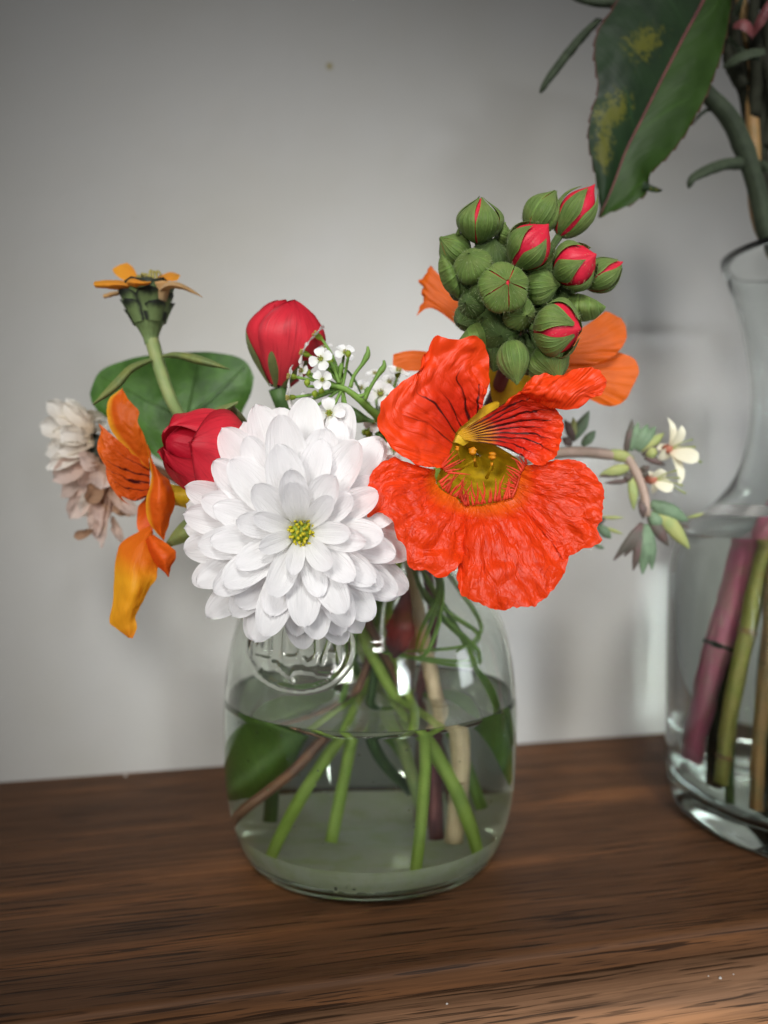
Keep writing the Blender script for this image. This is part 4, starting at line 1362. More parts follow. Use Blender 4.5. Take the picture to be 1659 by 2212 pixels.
for q_ in [(560, 860, GD + .006, 115, 270, (-.2, .8, .1), .0, .5, .3), (820, 620, GD + .008, 110, 260, (.1, .7, .5), .0, .5, .1), (1120, 1020, GD + .006, 115, 260, (.5, .7, -.1), .0, .5, .1), (960, 1130, GD + .006, 105, 250, (.2, .9, -.2), .0, .5, .5),
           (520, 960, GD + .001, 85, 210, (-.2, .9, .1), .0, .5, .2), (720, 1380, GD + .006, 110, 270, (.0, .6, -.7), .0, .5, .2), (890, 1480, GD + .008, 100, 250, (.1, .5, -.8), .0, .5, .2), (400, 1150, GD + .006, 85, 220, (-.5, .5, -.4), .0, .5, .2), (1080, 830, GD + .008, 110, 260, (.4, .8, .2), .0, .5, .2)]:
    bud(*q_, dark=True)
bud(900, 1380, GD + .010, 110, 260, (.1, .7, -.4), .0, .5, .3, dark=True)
for ln in ([[(200, 650, 2), (180, 760, 1), (230, 920, 2), (330, 1000, 4)], [(202, 655, 1), (260, 760, -2), (300, 880, -1), (345, 960, 2)], [(205, 665, 2), (290, 740, 1), (330, 800, 2), (360, 900, 4)]],
           [[(1120, 1000, 4), (1260, 960, 2), (1380, 1000, 1), (1472, 1060, 0)], [(1130, 1060, 3), (1260, 1060, -2), (1380, 1060, -2), (1474, 1063, 0)], [(1150, 1150, 4), (1290, 1180, 2), (1400, 1150, 1), (1476, 1066, 0)]],
           [[(560, 1140, 5), (450, 1190, 4), (390, 1250, 3), (330, 1330, 3)], [(580, 1240, 3), (480, 1280, 0), (400, 1310, 0), (340, 1335, 3)], [(590, 1400, 5), (520, 1380, 4), (430, 1350, 3), (350, 1340, 3)]],
           [[(600, 560, 6), (640, 470, 5), (695, 405, 4)], [(650, 590, 4), (680, 500, 2), (698, 408, 4)], [(700, 620, 6), (740, 500, 5), (700, 412, 4)]],
           [[(330, 520, 4), (318, 500, 3), (340, 450, 2)], [(340, 525, 4), (335, 500, 2), (342, 452, 2)], [(360, 520, 4), (350, 500, 3), (345, 455, 2)]]):
    v_, f_, u_ = sheet([VP(B1, .28, l, GD) for l in ln], 22, 12, amp=.0003, seed=6, sag=.0004)
    put('bract', mesh(v_, f_, M['sepal'], u_), gc)
v_, f_, u_ = tube([VP(B1, .28, [(820, 1000)], GD + .014)[0], P(1090, 800, .236), P(1010, 960, .258), J(.020, .004, .125), J(.018, .006, .105), J(.022, .004, .08), J(.017, .004, .05), J(.016, .004, .009)], [.0022, .0019, .0019, .0019], 12, 44, .1, 23)
put('stem', mesh(v_, f_, M['stem_red'], u_), gc)


# ------------------------------------------------------------------ sweet alyssum sprigs
def aly_petal_mesh(seed):
    V, U = [], []
    for j in range(9):
        v = j / 8
        w = .50 * (.28 + .72 * math.sin(min(1, v / .7) * math.pi / 2)) * (max(0, 1 - max(0, (v - .6) / .4) ** 2.4)) ** .5
        for i in range(9):
            s = 2 * i / 8 - 1
            V.append((s * w, v, .10 * s * s + .10 * math.sin(v * 3) - .16 * v * v + .05 * noise.noise(Vector((s, v * 2, seed)))))
            U.append((i / 8, v))
    return mesh(np.array(V), gridfaces(9, 9), M['aly_petal'], np.array(U))


APM = [aly_petal_mesh(s) for s in (1.3, 4.7, 9.2)]
A3 = (497.7, 597.2)


def aly_floret(th, cx, cyy, d, r, nrm_, roll, joint, wide=1.0):
    c_ = P(A3[0] + cx * .24, A3[1] + cyy * .24, d)
    r *= .24 / FPX * d
    n_ = Vector((nrm_[0], -nrm_[1], nrm_[2])).normalized()
    Fm = Matrix.Translation(c_) @ frame(n_)
    parts_ = []
    v_, f_, u_ = lathe([(.0001, .10 * r), (.16 * r, .09 * r), (.24 * r, -.02 * r), (.24 * r, -.2 * r), (.20 * r, -.42 * r), (.06 * r, -.55 * r)], 12)
    parts_.append((v_, f_, u_))
    core = put('floret', mesh(v_, f_, M['disc_green'], u_), th, Fm)
    sp = []
    for i in range(6):
        a = i * 1.047 + roll
        b_ = Vector((math.cos(a) * .13 * r, math.sin(a) * .13 * r, .02 * r))
        sp.append(tube([b_, b_ + Vector((math.cos(a) * .05 * r, math.sin(a) * .05 * r, .22 * r)), b_ + Vector((math.cos(a) * .06 * r, math.sin(a) * .06 * r, .34 * r))], [.035 * r, .03 * r, .07 * r, .05 * r], 6, 6))
    v_, f_, u_ = join(sp)
    put('stamens', mesh(v_, f_, M['stamen'], u_), core, Fm)
    for i in range(4):
        a = roll + i * math.pi / 2 + .12 * math.sin(i * 5 + cx)
        Mx = Fm @ Matrix.Rotation(a, 4, 'Z') @ Matrix.Translation((0, .14 * r, .0)) @ Matrix.Rotation(.10 + .12 * math.sin(cx * .7 + i), 4, 'X') @ Matrix.Scale(r * .90, 4)
        put('petal', APM[(i + int(cx)) % 3], core, Mx)
    jp = P(A3[0] + joint[0] * .24, A3[1] + joint[1] * .24, joint[2])
    s_ = c_ - n_ * r * .5
    v_, f_, u_ = tube([s_, s_ - n_ * r * .5 + (jp - s_) * .25, jp], [.00042, .0004, .0005], 7, 14)
    put('pedicel', mesh(v_, f_, M['stem'], u_), core)


AD = .222
al = thing('alyssum_sprig', P(790, 880, AD), 'sprig of tiny white four-petalled flowers in front of the upright rosebud', 'flower')
jt = (1010, 1000, AD + .001)
for a in [(815, 745, AD - .004, 112, (-.15, 1, .15), .3), (825, 930, AD - .005, 95, (.2, 1, -.05), .75), (890, 1228, AD - .008, 140, (.0, 1, -.1), .15),
          (1030, 690, AD + .002, 98, (.25, .8, .5), .5), (780, 530, AD + .004, 115, (-.75, .15, .6), .3), (660, 690, AD + .003, 110, (-.85, .25, .35), .6),
          (545, 900, AD + .001, 105, (-.95, .3, .1), .2), (535, 1090, AD + .000, 105, (-.9, .35, -.1), .7), (665, 1235, AD - .004, 110, (-.45, .75, -.35), .4),
          (650, 850, AD + .005, 90, (-.7, .5, .2), .1), (690, 1120, AD + .004, 90, (-.5, .5, -.2), .5), (850, 640, AD + .008, 70, (-.1, .5, .8), .4)]:
    aly_floret(al, *a, jt)
for i, (x, y) in enumerate([(760, 1060), (820, 1040), (1010, 1185), (1055, 1200), (1035, 1235), (700, 870), (690, 960), (880, 790), (905, 770), (1060, 700), (820, 1350)]):
    c_ = P(A3[0] + x * .24, A3[1] + y * .24, AD - .002 + (i % 3) * .003)
    v_, f_, u_ = tube([c_ - Vector((0, 0, .0009)), c_, c_ + Vector((.0002, -.0003, .0010))], [.0003, .0008, .0009, .0003], 8, 8)
    o = put('bud', mesh(v_, f_, M['disc_green'] if i not in (2, 3, 4) else M['stamen'], u_), al)
    v_, f_, u_ = tube([c_ - Vector((0, 0, .0008)), P(A3[0] + (x + jt[0]) / 2 * .24, A3[1] + (y + jt[1]) / 2 * .24 + 4, jt[2]), P(A3[0] + jt[0] * .24, A3[1] + jt[1] * .24, jt[2])], .0004, 6, 12)
    put('pedicel', mesh(v_, f_, M['stem'], u_), o)
for pts in ([(1080, 1000, 0), (1110, 900, 0), (1200, 770, 0), (1238, 690, 0), (1235, 630, 0)], [(1210, 1110, 0), (1260, 1000, -1), (1340, 870, -1), (1385, 800, -1), (1380, 755, -1)],
            [(1150, 1080, 1), (1210, 1060, 1), (1235, 1010, 1), (1230, 995, 1)], [(980, 960, 0), (940, 850, 0), (905, 770, 0)], [(970, 970, 1), (990, 860, 1), (1000, 780, 1)]):
    v_, f_, u_ = tube(VP(A3, .24, pts, AD), [.0006, .0005, .0005, .0009, .0003], 8, 20)
    put('seed_stalk', mesh(v_, f_, M['stem'], u_), al)
v_, f_, u_ = tube(VP(A3, .24, [(880, 985, 0), (1010, 1000, 0), (1130, 1080, 1), (1250, 1190, 4), (1330, 1260, 8)], AD) + [P(840, 960, .245), J(.006, -.004, .125), J(.006, -.002, .10), J(.002, .004, .07), J(.02, .010, .04), J(.026, .012, .015)], [.0006, .0012, .0016, .0017, .0016, .0015, .0014, .0014, .0014], 10, 50, .1, 27)
put('stem', mesh(v_, f_, M['stem'], u_), al)
# dark narrow leaves behind the sprig
for ln in ([[(980, 800, 6), (1060, 870, 6), (1130, 980, 7), (1170, 1060, 8)], [(1000, 795, 7), (1090, 880, 7), (1150, 980, 8), (1180, 1050, 9)]],
           [[(1060, 1150, 4), (1150, 1200, 5), (1230, 1260, 6), (1300, 1300, 6)], [(1080, 1280, 5), (1150, 1320, 5), (1210, 1310, 6), (1280, 1320, 6)]],
           [[(510, 1190, 3), (560, 1180, 3), (610, 1200, 4)], [(520, 1220, 3), (570, 1260, 3), (620, 1240, 4)]]):
    v_, f_, u_ = sheet([VP(A3, .24, l, AD) for l in ln], 18, 8, sag=.0005)
    put('leaf', mesh(v_, f_, M['stem_dark'], u_), al)

al2 = thing('alyssum_sprig', P(830, 880, .238), 'blurred sprig of tiny white flowers tucked behind the big red-orange nasturtium', 'flower')
jt2 = (1330, 1330, .242)
for a in [(1350, 1060, .238, 135, (.0, .9, .35), .4), (1290, 1310, .232, 95, (-.1, 1, .0), .2), (1510, 860, .242, 110, (.2, .4, .9), .5), (1350, 1590, .230, 100, (.3, .8, -.2), .1),
          (1470, 1560, .232, 90, (.2, .9, .0), .7), (1180, 1010, .244, 95, (-.3, .7, .5), .3), (1430, 960, .246, 95, (.0, .7, .6), .6), (1010, 1290, .236, 110, (0, .9, -.2), .3), (1300, 880, .25, 80, (0, .6, .8), .2)]:
    aly_floret(al2, *a, jt2)
rnd = random.Random(21)
for i in range(46):
    c_ = P(A3[0] + rnd.uniform(1200, 1480) * .24, A3[1] + rnd.uniform(1380, 1660) * .24, rnd.uniform(.232, .246))
    v_, f_, u_ = tube([c_ - Vector((0, 0, .0009)), c_, c_ + Vector((rnd.uniform(-1, 1) * .0004, -.0003, .0010))], [.0003, .0009, .0010, .0003], 8, 7)
    put('bud', mesh(v_, f_, M['stem_dark'] if i % 3 else M['disc_green'], u_), al2)
v_, f_, u_ = tube([P(A3[0] + jt2[0] * .24, A3[1] + jt2[1] * .24, jt2[2]), P(830, 1000, .252), J(.002, .002, .125), J(.008, .008, .10), J(-.004, .014, .07), J(-.022, .012, .035), J(-.024, .010, .012)], .0016, 10, 40, .1, 29)
put('stem', mesh(v_, f_, M['stem_dark'], u_), al2)

# ------------------------------------------------------------------ succulent flower stalk
S5 = (1161.3, 796.3)
SD = .268
su = thing('succulent_stalk', VP(S5, .24, [(800, 800)], SD)[0], 'grey-green succulent stalk with pale star-shaped flowers leaning out to the right', 'flower')


def s2(pts, d=SD):
    return VP(S5, .24, pts, d)


def fleshy(a, b, w, mat, flat=.55, bend=0.0, name='leaf'):
    pa, pb = s2([a])[0], s2([b])[0]
    mid_ = (pa + pb) * .5 + Vector((bend * .001, -.001, bend * .001))
    k_ = w * .24 / FPX * SD * .5
    v_, f_, u_ = tube([pa, mid_, pb], [k_ * .45, k_ * .85, k_, k_ * .92, k_ * .6, k_ * .12], 12, 18, .1, a[0], flat)
    return put(name, mesh(v_, f_, M[mat], u_), su)


v_, f_, u_ = tube([J(.012, .012, .012), J(.014, .008, .06), J(.016, .008, .10), J(.018, .006, .122), P(980, 1050, .272), P(1110, 1000, .266)] + s2([(180, 760), (430, 752), (650, 775), (800, 800), (860, 890), (950, 1090), (985, 1330)]), [.0018, .0018, .0018, .0018, .0017, .0018, .0019, .0018, .0016, .0014], 12, 70, .12, 31)
put('stem', mesh(v_, f_, M['succ_stem'], u_), su)
for a in [((320, 640), (462, 385), 105, 'succulent'), ((330, 650), (240, 460), 90, 'succ_dark'), ((400, 690), (520, 560), 90, 'succulent'), ((300, 690), (220, 620), 80, 'succ_dark'), ((330, 640), (320, 440), 80, 'succ_yellow'),
          ((790, 760), (850, 455), 75, 'succ_dark'), ((830, 740), (905, 480), 95, 'succulent'), ((880, 730), (990, 500), 120, 'succulent'), ((900, 740), (1060, 520), 110, 'succulent'), ((930, 740), (1140, 580), 90, 'succ_yellow'), ((620, 760), (870, 810), 110, 'succ_yellow'),
          ((820, 890), (560, 955), 105, 'succ_yellow'), ((810, 930), (550, 970), 60, 'succ_dark'), ((820, 1010), (600, 1030), 50, 'succ_dark'), ((840, 980), (865, 1270), 90, 'succ_yellow'), ((850, 950), (760, 1010), 70, 'succ_dark'), ((930, 1180), (950, 1350), 80, 'succ_dark'),
          ((1020, 1210), (1355, 1370), 150, 'succulent'), ((1060, 1250), (1365, 1620), 140, 'succ_yellow'), ((1100, 1320), (1370, 1440), 55, 'succ_dark'), ((1000, 1330), (1180, 1600), 110, 'succ_dark'), ((1010, 1300), (1110, 1450), 120, 'succulent'),
          ((940, 1390), (685, 1725), 90, 'succ_dark'), ((950, 1400), (860, 1815), 110, 'succ_dark'), ((965, 1400), (945, 1850), 130, 'succulent'), ((985, 1400), (1030, 1810), 110, 'succulent'), ((960, 1400), (780, 1690), 90, 'succ_dark'),
          ((960, 800), (1150, 870), 60, 'succ_dark'), ((940, 780), (1110, 640), 60, 'succ_dark'), ((970, 760), (1080, 760), 110, 'succ_yellow'),
          ((920, 910), (1010, 885), 60, 'succ_dark'), ((930, 930), (1000, 990), 50, 'succ_dark'),
          ((560, 1340), (780, 1340), 34, 'succ_yellow'), ((540, 1410), (660, 1530), 90, 'succulent'), ((600, 1430), (770, 1490), 36, 'succ_yellow'), ((500, 1400), (620, 1340), 60, 'succ_dark'), ((1350, 1340), (1500, 1300), 34, 'succ_yellow'), ((500, 1580), (600, 1620), 40, 'succulent')]:
    fleshy(*a)
for cx, cyy, arms in [(1190, 725, [(1165, 435, 90, 3), (1295, 505, 110, -3), (1445, 835, 150, -5), (1265, 1065, 95, -2), (1035, 695, 70, 4), (1075, 820, 110, 2)]), (1050, 1000, [(1120, 900, 150, -2), (1205, 1105, 130, -3), (1030, 1130, 90, 2), (1000, 920, 80, 2)])]:
    fl = None
    cp = s2([(cx, cyy, -3)])[0]
    v_, f_, u_ = lathe([(.0001, .001), (.0014, .0008), (.0018, -.001), (.001, -.004), (.0004, -.005)], 12)
    k_ = mat_dots('succulent_centre', (.45, .16, .10), (.5, .2, .1)) if 'succ_c' not in M else M['succ_c']
    M['succ_c'] = k_
    fl = put('flower_head', mesh(v_, f_, k_, u_), su, Matrix.Translation(cp) @ frame(Vector((.42, -.9, -.05))))
    for x, y, w, dz in arms:
        tip = s2([(x, y, dz - 3)])[0]
        dr = (tip - cp)
        side = dr.cross(Vector((.42, -.9, -.05))).normalized() * w * .24 / FPX * SD * .5
        curl = Vector((.42, -.9, -.05)) * dr.length * .18
        v_, f_, u_ = sheet([[cp - side * .4, cp + dr * .35 - side + curl, cp + dr * .75 - side * .8 + curl, tip], [cp, cp + dr * .35 + curl * .6, cp + dr * .75 + curl * .7, tip], [cp + side * .4, cp + dr * .35 + side + curl, cp + dr * .75 + side * .8 + curl, tip]], 16, 9)
        put('petal', mesh(v_, f_, M['cream'], np.stack([u_[:, 1], u_[:, 0]], 1)), fl)
    for i in range(4):
        e_ = cp + Vector((.006 + .001 * i, -.004, .003 - .0025 * i))
        v_, f_, u_ = tube([cp, (cp + e_) * .5 + Vector((0, 0, .0004)), e_], [.00025, .0002, .0002, .0004], 6, 10)
        put('stamen', mesh(v_, f_, M['succ_yellow'], u_), fl)

# ------------------------------------------------------------------ withered dahlia
WD = .268
wd = thing('withered_flower', l2([(400, 700)], WD)[0], 'withered cream and pinkish flower with curling petals at the far left', 'flower')
wc = l2([(520, 640, 6)], WD)[0]
rnd = random.Random(77)


def wpetal(a, b, w, mat, curl, seed):
    pa, pb = l2([a], WD)[0], l2([b], WD)[0]
    dr = pb - pa
    fwd = Vector((rnd.uniform(-.3, .3), -1, rnd.uniform(-.2, .2)))
    side = dr.cross(fwd).normalized() * w * .27 / FPX * WD * .5
    up_ = fwd.normalized() * dr.length * curl
    v_, f_, u_ = sheet([[pa - side * .3, pa + dr * .4 - side + up_ * .9, pa + dr * .8 - side * .9 + up_ * .7, pb - side * .15], [pa, pa + dr * .4 + up_ * .3, pa + dr * .8 + up_ * .2, pb + dr * .03], [pa + side * .3, pa + dr * .4 + side + up_ * .9, pa + dr * .8 + side * .9 + up_ * .7, pb + side * .15]], 16, 11, amp=.0011, freq=200, seed=seed, edge=.001)
    put('petal', mesh(v_, f_, M[mat], np.stack([u_[:, 1], u_[:, 0]], 1)), wd)


i_ = 0
for a, b, w, mt, cu in [
    ((480, 470), (130, 270), 130, 'wither', .2), ((480, 480), (290, 255), 130, 'wither', .25), ((500, 500), (210, 330), 150, 'wither', .3), ((470, 520), (80, 460), 150, 'wither', .2), ((480, 540), (160, 570), 150, 'wither', .25), ((500, 480), (370, 310), 110, 'wither', .2),
    ((480, 560), (240, 520), 140, 'wither', .35), ((500, 560), (300, 640), 150, 'wither', .3), ((520, 520), (390, 420), 130, 'wither', .3), ((500, 600), (120, 680), 130, 'wither', .2), ((500, 640), (140, 800), 120, 'wither', .2), ((500, 640), (210, 640), 110, 'wither', .4),
    ((520, 680), (230, 770), 150, 'wither', .3), ((540, 700), (190, 900), 170, 'wither_pink', .25), ((560, 740), (330, 860), 170, 'wither_pink', .35), ((560, 740), (400, 760), 160, 'wither_pink', .35), ((560, 760), (260, 1020), 170, 'wither_pink', .2), ((580, 780), (440, 1000), 170, 'wither_pink', .3), ((600, 760), (560, 960), 170, 'wither_pink', .25),
    ((580, 860), (310, 1200), 140, 'wither_pink', .2), ((590, 900), (420, 1180), 140, 'wither', .2), ((560, 880), (470, 1080), 120, 'wither_brown', .25), ((600, 930), (560, 1240), 130, 'wither_pink', .2), ((610, 900), (520, 1350), 120, 'wither_pink', .15), ((630, 930), (570, 1420), 110, 'wither_pink', .15), ((650, 1180), (740, 1400), 60, 'wither_pink', .15),
    ((500, 1290), (345, 1350), 60, 'wither_brown', .2), ((620, 900), (700, 1150), 150, 'wither_brown', .2), ((640, 920), (820, 1180), 170, 'wither_brown', .2), ((620, 980), (860, 1160), 100, 'wither_pink', .15), ((640, 840), (680, 1060), 160, 'wither_brown', .2), ((560, 520), (600, 420), 50, 'wither', .5), ((480, 420), (600, 380), 30, 'wither', .5), ((440, 350), (600, 400), 40, 'wither', .6), ((420, 400), (580, 440), 40, 'wither', .6)]:
    i_ += 1
    wpetal(a + (rnd.uniform(-3, 4),), b + (rnd.uniform(-5, 4),), w * 1.1, mt, cu, i_)
v_, f_, u_ = tube([wc + Vector((-.003, 0, .004)), wc, wc + Vector((.006, .002, -.002))], [.003, .0065, .007, .004], 14, 10, .3, 5)
put('heart', mesh(v_, f_, M['bract_dark'], u_), wd)
v_, f_, u_ = tube([wc, P(330, 1010, .285), P(560, 1120, .290), J(-.02, .008, .122), J(-.010, .010, .10), J(.0, .006, .07), J(-.014, -.006, .040), J(-.042, -.010, .013)], .0016, 10, 40, .1, 35)
put('stem', mesh(v_, f_, M['stem_brown'], u_), wd)

# ------------------------------------------------------------------ foliage standing in the small jar
lf = thing('leaf_sprig', J(-.03, -.004, .03), 'broad green leaf hanging in the water at the left of the small jar', 'leaf')
v_, f_, u_ = sheet([[J(-.012, .004, .054), J(-.024, .004, .050), J(-.036, .002, .040), J(-.0435, .0, .026)], [J(-.013, -.004, .048), J(-.022, -.006, .040), J(-.032, -.008, .030), J(-.0425, -.006, .0225)], [J(-.016, -.002, .042), J(-.020, -.002, .033), J(-.028, -.004, .024), J(-.041, -.004, .0195)]], 26, 14, amp=.0004, seed=3)
put('blade', mesh(v_, f_, M['leaf_water'], u_), lf)
v_, f_, u_ = tube([J(-.010, -.010, .050), J(-.006, -.006, .07), J(-.004, -.004, .095), J(-.006, -.002, .112)], .0010, 8, 20)
put('petiole', mesh(v_, f_, M['stem'], u_), lf)
lf2 = thing('leaf_sprig', J(.03, -.004, .03), 'narrow green leaves curving against the right side of the small jar', 'leaf')
for ln in ([[J(.034, -.018, .068), J(.040, -.017, .060), J(.043, -.014, .050), J(.043, -.010, .040)], [J(.033, -.020, .067), J(.038, -.020, .058), J(.041, -.018, .049), J(.042, -.012, .039)]],
           [[J(.026, .006, .052), J(.034, .004, .046), J(.038, .0, .036), J(.040, -.004, .026)], [J(.024, .004, .046), J(.031, -.002, .038), J(.036, -.006, .030), J(.039, -.006, .025)]],
           [[J(.022, .010, .05), J(.028, .012, .04), J(.032, .010, .03)], [J(.024, .004, .05), J(.031, .004, .04), J(.033, .006, .03)]]):
    v_, f_, u_ = sheet(ln, 22, 8, amp=.0002, seed=4)
    put('leaf', mesh(v_, f_, M['leaf_water'], u_), lf2)
v_, f_, u_ = tube([J(.034, -.018, .068), J(.028, -.010, .080), J(.018, -.006, .095), J(.012, -.006, .112)], .0009, 8, 20)
put('petiole', mesh(v_, f_, M['stem'], u_), lf2)
tw = thing('cut_stem', J(.02, -.01, .01), 'thick tan cut stem, painted pale with reflected light, upright in the water at right of the small jar', 'stem')
v_, f_, u_ = tube([J(.012, .004, .110), J(.016, .0, .085), J(.021, -.006, .060), J(.024, -.010, .040), J(.022, -.012, .012)], [.0020, .0022, .0026, .0028, .0026], 16, 40, .12, 3)
put('stem', mesh(v_, f_, M['stem_tan_lit'], u_), tw)
for i, (z_, x_, y_) in enumerate([(.047, .0235, -.0092), (.030, .0235, -.0112)]):
    v_, f_, u_ = lathe([(.0026, -.0004), (.0030, 0), (.0026, .0004)], 14)
    put('node', mesh(v_, f_, M['cane_brown'], u_), tw, Matrix.Translation(J(x_, y_, z_)))
rs = thing('leaf_sprig', J(.004, -.01, .09), 'small dark reddish bud and thread-like green leaves pressed in the jar neck', 'leaf')
v_, f_, u_ = tube([J(.008, -.014, .070), J(.010, -.018, .080), J(.012, -.016, .092)], [.0008, .0040, .0046, .0026, .0008], 14, 16, .2, 4)
put('bud', mesh(v_, f_, M['stem_red'], u_), rs)
for k_ in range(7):
    a = rnd.uniform(0, 6.28)
    p0 = J(.014, -.006, .108)
    p1 = J(.022 + .006 * math.cos(a), -.012 + .006 * math.sin(a), .092)
    p2 = J(.026 + .010 * math.cos(a * 2), -.014 + .01 * math.sin(a), .080 - .002 * k_)
    p3 = J(.016 + .012 * math.cos(a * 3), -.016, .072)
    v_, f_, u_ = tube([p0, p1, p2, p3], [.0008, .0008, .0007, .0004], 7, 26, .1, k_)
    put('leaf', mesh(v_, f_, M['stem'], u_), rs)

# ------------------------------------------------------------------ tall vase at the right edge
VX, VY = .1705, .302
V_OUT = [(.0, .0040), (.044, .0036), (.050, .0012), (.053, .0), (.0562, .0012), (.0585, .0045), (.0597, .010), (.0600, .03), (.0600, .08), (.0596, .0950), (.0575, .1035), (.052, .1110), (.044, .1180), (.0372, .1260), (.0330, .1360), (.0308, .1480), (.0305, .1600), (.0318, .1740), (.0345, .1880), (.0380, .2000), (.0415, .2095)]
V_IN = [(.0412, .2118), (.0395, .2100), (.0358, .2000), (.0322, .1880), (.0296, .1740), (.0283, .1600), (.0286, .1480), (.0308, .1360), (.0350, .1265), (.0420, .1190), (.0500, .1115), (.0548, .1040), (.0571, .0950), (.0576, .08), (.0576, .03), (.0572, .0155), (.0550, .0115), (.050, .0096), (.03, .0092), (.0, .0094)]
V_IN = [(r + .0010 if r > .02 and z > .015 else r, z) for r, z in V_IN]
po2, pi2 = hermite_arc(np.array(V_OUT), 90), hermite_arc(np.array(V_IN), 90)
va, fa, _ = lathe([(max(0, r), z) for r, z in po2], 96, VX, VY)
vb, fb, _ = lathe([(max(0, r), z) for r, z in pi2], 96, VX, VY)
na = len(va)
faces = fa + [tuple(i + na for i in q_) for q_ in fb] + [((len(po2) - 1) * 96 + i, (len(po2) - 1) * 96 + (i + 1) % 96, na + (i + 1) % 96, na + i) for i in range(96)]
vase = thing('glass_vase', (VX, VY, 0), 'taller clear glass vase with a flared rim, cut off by the right edge', 'vase')
put('vase_body', mesh(np.concatenate([va, vb]), faces, M['vase_glass']), vase)
VWL = .1065
jw = [(r, z) for r, z in pi2 if z < VWL][::-1]
pr = [(0.0, jw[0][1] - .0003)] + [(r + .0002, z - (.0003 if z < .014 else 0)) for r, z in jw if r > .001]
rl = pr[-1][0]
pr += [(rl, VWL + .0008), (rl - .0008, VWL + .0004), (rl - .0024, VWL), (rl * .5, VWL - .00003), (0, VWL - .00003)]
vv, ff, uu = lathe(pr, 96, VX, VY)
tag(put('water', mesh(vv, ff, M['water']), None), 'water filling the taller glass vase at the right up to its shoulder', 'water')


def Vv(x, y, z):
    return Vector((VX + x, VY + y, z))


VD = .285
# branch with the big folded leaf
br = thing('leafy_branch', Vv(-.01, 0, .02), 'woody branch with one big folded dark green leaf hanging at top right', 'branch')
C7 = (1128.0, 0.0)


def c7(pts, d=VD):
    return VP(C7, .32, pts, d)


rib = [(1330, -320, 6), (1270, -100, 2), (1210, 30, 0), (1090, 250, -3), (930, 560, -7), (800, 820, -9), (700, 1020, -10), (600, 1290, -10), (515, 1470, -9)]
le = [(800, -420, 2), (690, -120, -2), (600, 60, -5), (497, 220, -8), (478, 400, -10), (505, 600, -11), (452, 790, -13), (438, 930, -13), (470, 1100, -12), (505, 1260, -11), (520, 1390, -10), (514, 1468, -9)]
re_ = [(1450, -300, 0), (1420, -60, -6), (1388, 200, -10), (1310, 500, -14), (1225, 690, -16), (1135, 850, -17), (1050, 985, -17), (950, 1105, -17), (862, 1190, -16), (845, 1290, -15), (765, 1362, -13), (630, 1430, -11), (517, 1472, -9)]


def midl(a, b, k_, dz):
    n_ = 12
    A_ = spline([Vector((p[0], p[1], p[2])) for p in a], n_)
    B_ = spline([Vector((p[0], p[1], p[2])) for p in b], n_)
    o = A_ * (1 - k_) + B_ * k_
    o[:, 2] += dz
    return [tuple(p) for p in o]


def serrate(g, nu, nv, amp_, n_):
    """Saw-toothed margin on the last row of a sheet."""
    v_ = g[0].reshape(nv, nu, 3).copy()
    d_ = v_[-1] - v_[-2]
    d_ /= np.maximum(np.linalg.norm(d_, axis=1, keepdims=True), 1e-9)
    ph = (np.linspace(0, 1, nu) * n_) % 1.0
    v_[-1] += d_ * (amp_ * (ph - .5))[:, None]
    return v_.reshape(-1, 3), g[1], g[2]


NUL = 150
gl = serrate(sheet([c7(rib), c7(midl(rib, le, .5, -1.5)), c7(le)], NUL, 26, amp=.0004, freq=80, seed=61, edge=.0006), NUL, 26, .0007, 19)
gr = serrate(sheet([c7(rib), c7(midl(rib, re_, .5, 1.0)), c7(re_)], NUL, 26, amp=.0004, freq=80, seed=62, edge=.0008), NUL, 26, .0010, 21)
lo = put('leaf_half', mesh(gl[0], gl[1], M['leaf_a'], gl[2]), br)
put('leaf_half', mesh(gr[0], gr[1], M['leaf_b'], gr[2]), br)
v_, f_, u_ = tube(c7([(p[0], p[1], p[2] - .3) for p in rib]), [.0006, .0005, .0004, .0003, .0002], 8, 40)
put('midrib', mesh(v_, f_, M['stem_red'], u_), br)
v_, f_, u_ = sheet([c7([(810, 1270, -14.6), (890, 1300, -15), (940, 1295, -15)]), c7([(820, 1220, -15.2), (905, 1265, -16), (948, 1280, -16)])], 14, 6, amp=.0008, freq=400, seed=4)
put('torn_tip', mesh(v_, f_, M['leaf_a'], u_), br)
v_, f_, u_ = tube(c7([(1330, -320, 6), (1450, -100, 10), (1520, 300, 12), (1560, 900, 12), (1600, 1500, 12)]) + [Vv(-.012, -.002, .19), Vv(-.006, -.004, .15), Vv(.002, -.01, .10), Vv(.004, -.02, .03)], [.0016, .0022, .0024, .0026, .0028, .0030, .0034, .0036], 14, 60, .12, 3)
put('stem', mesh(v_, f_, M['cane_brown'], u_), br)

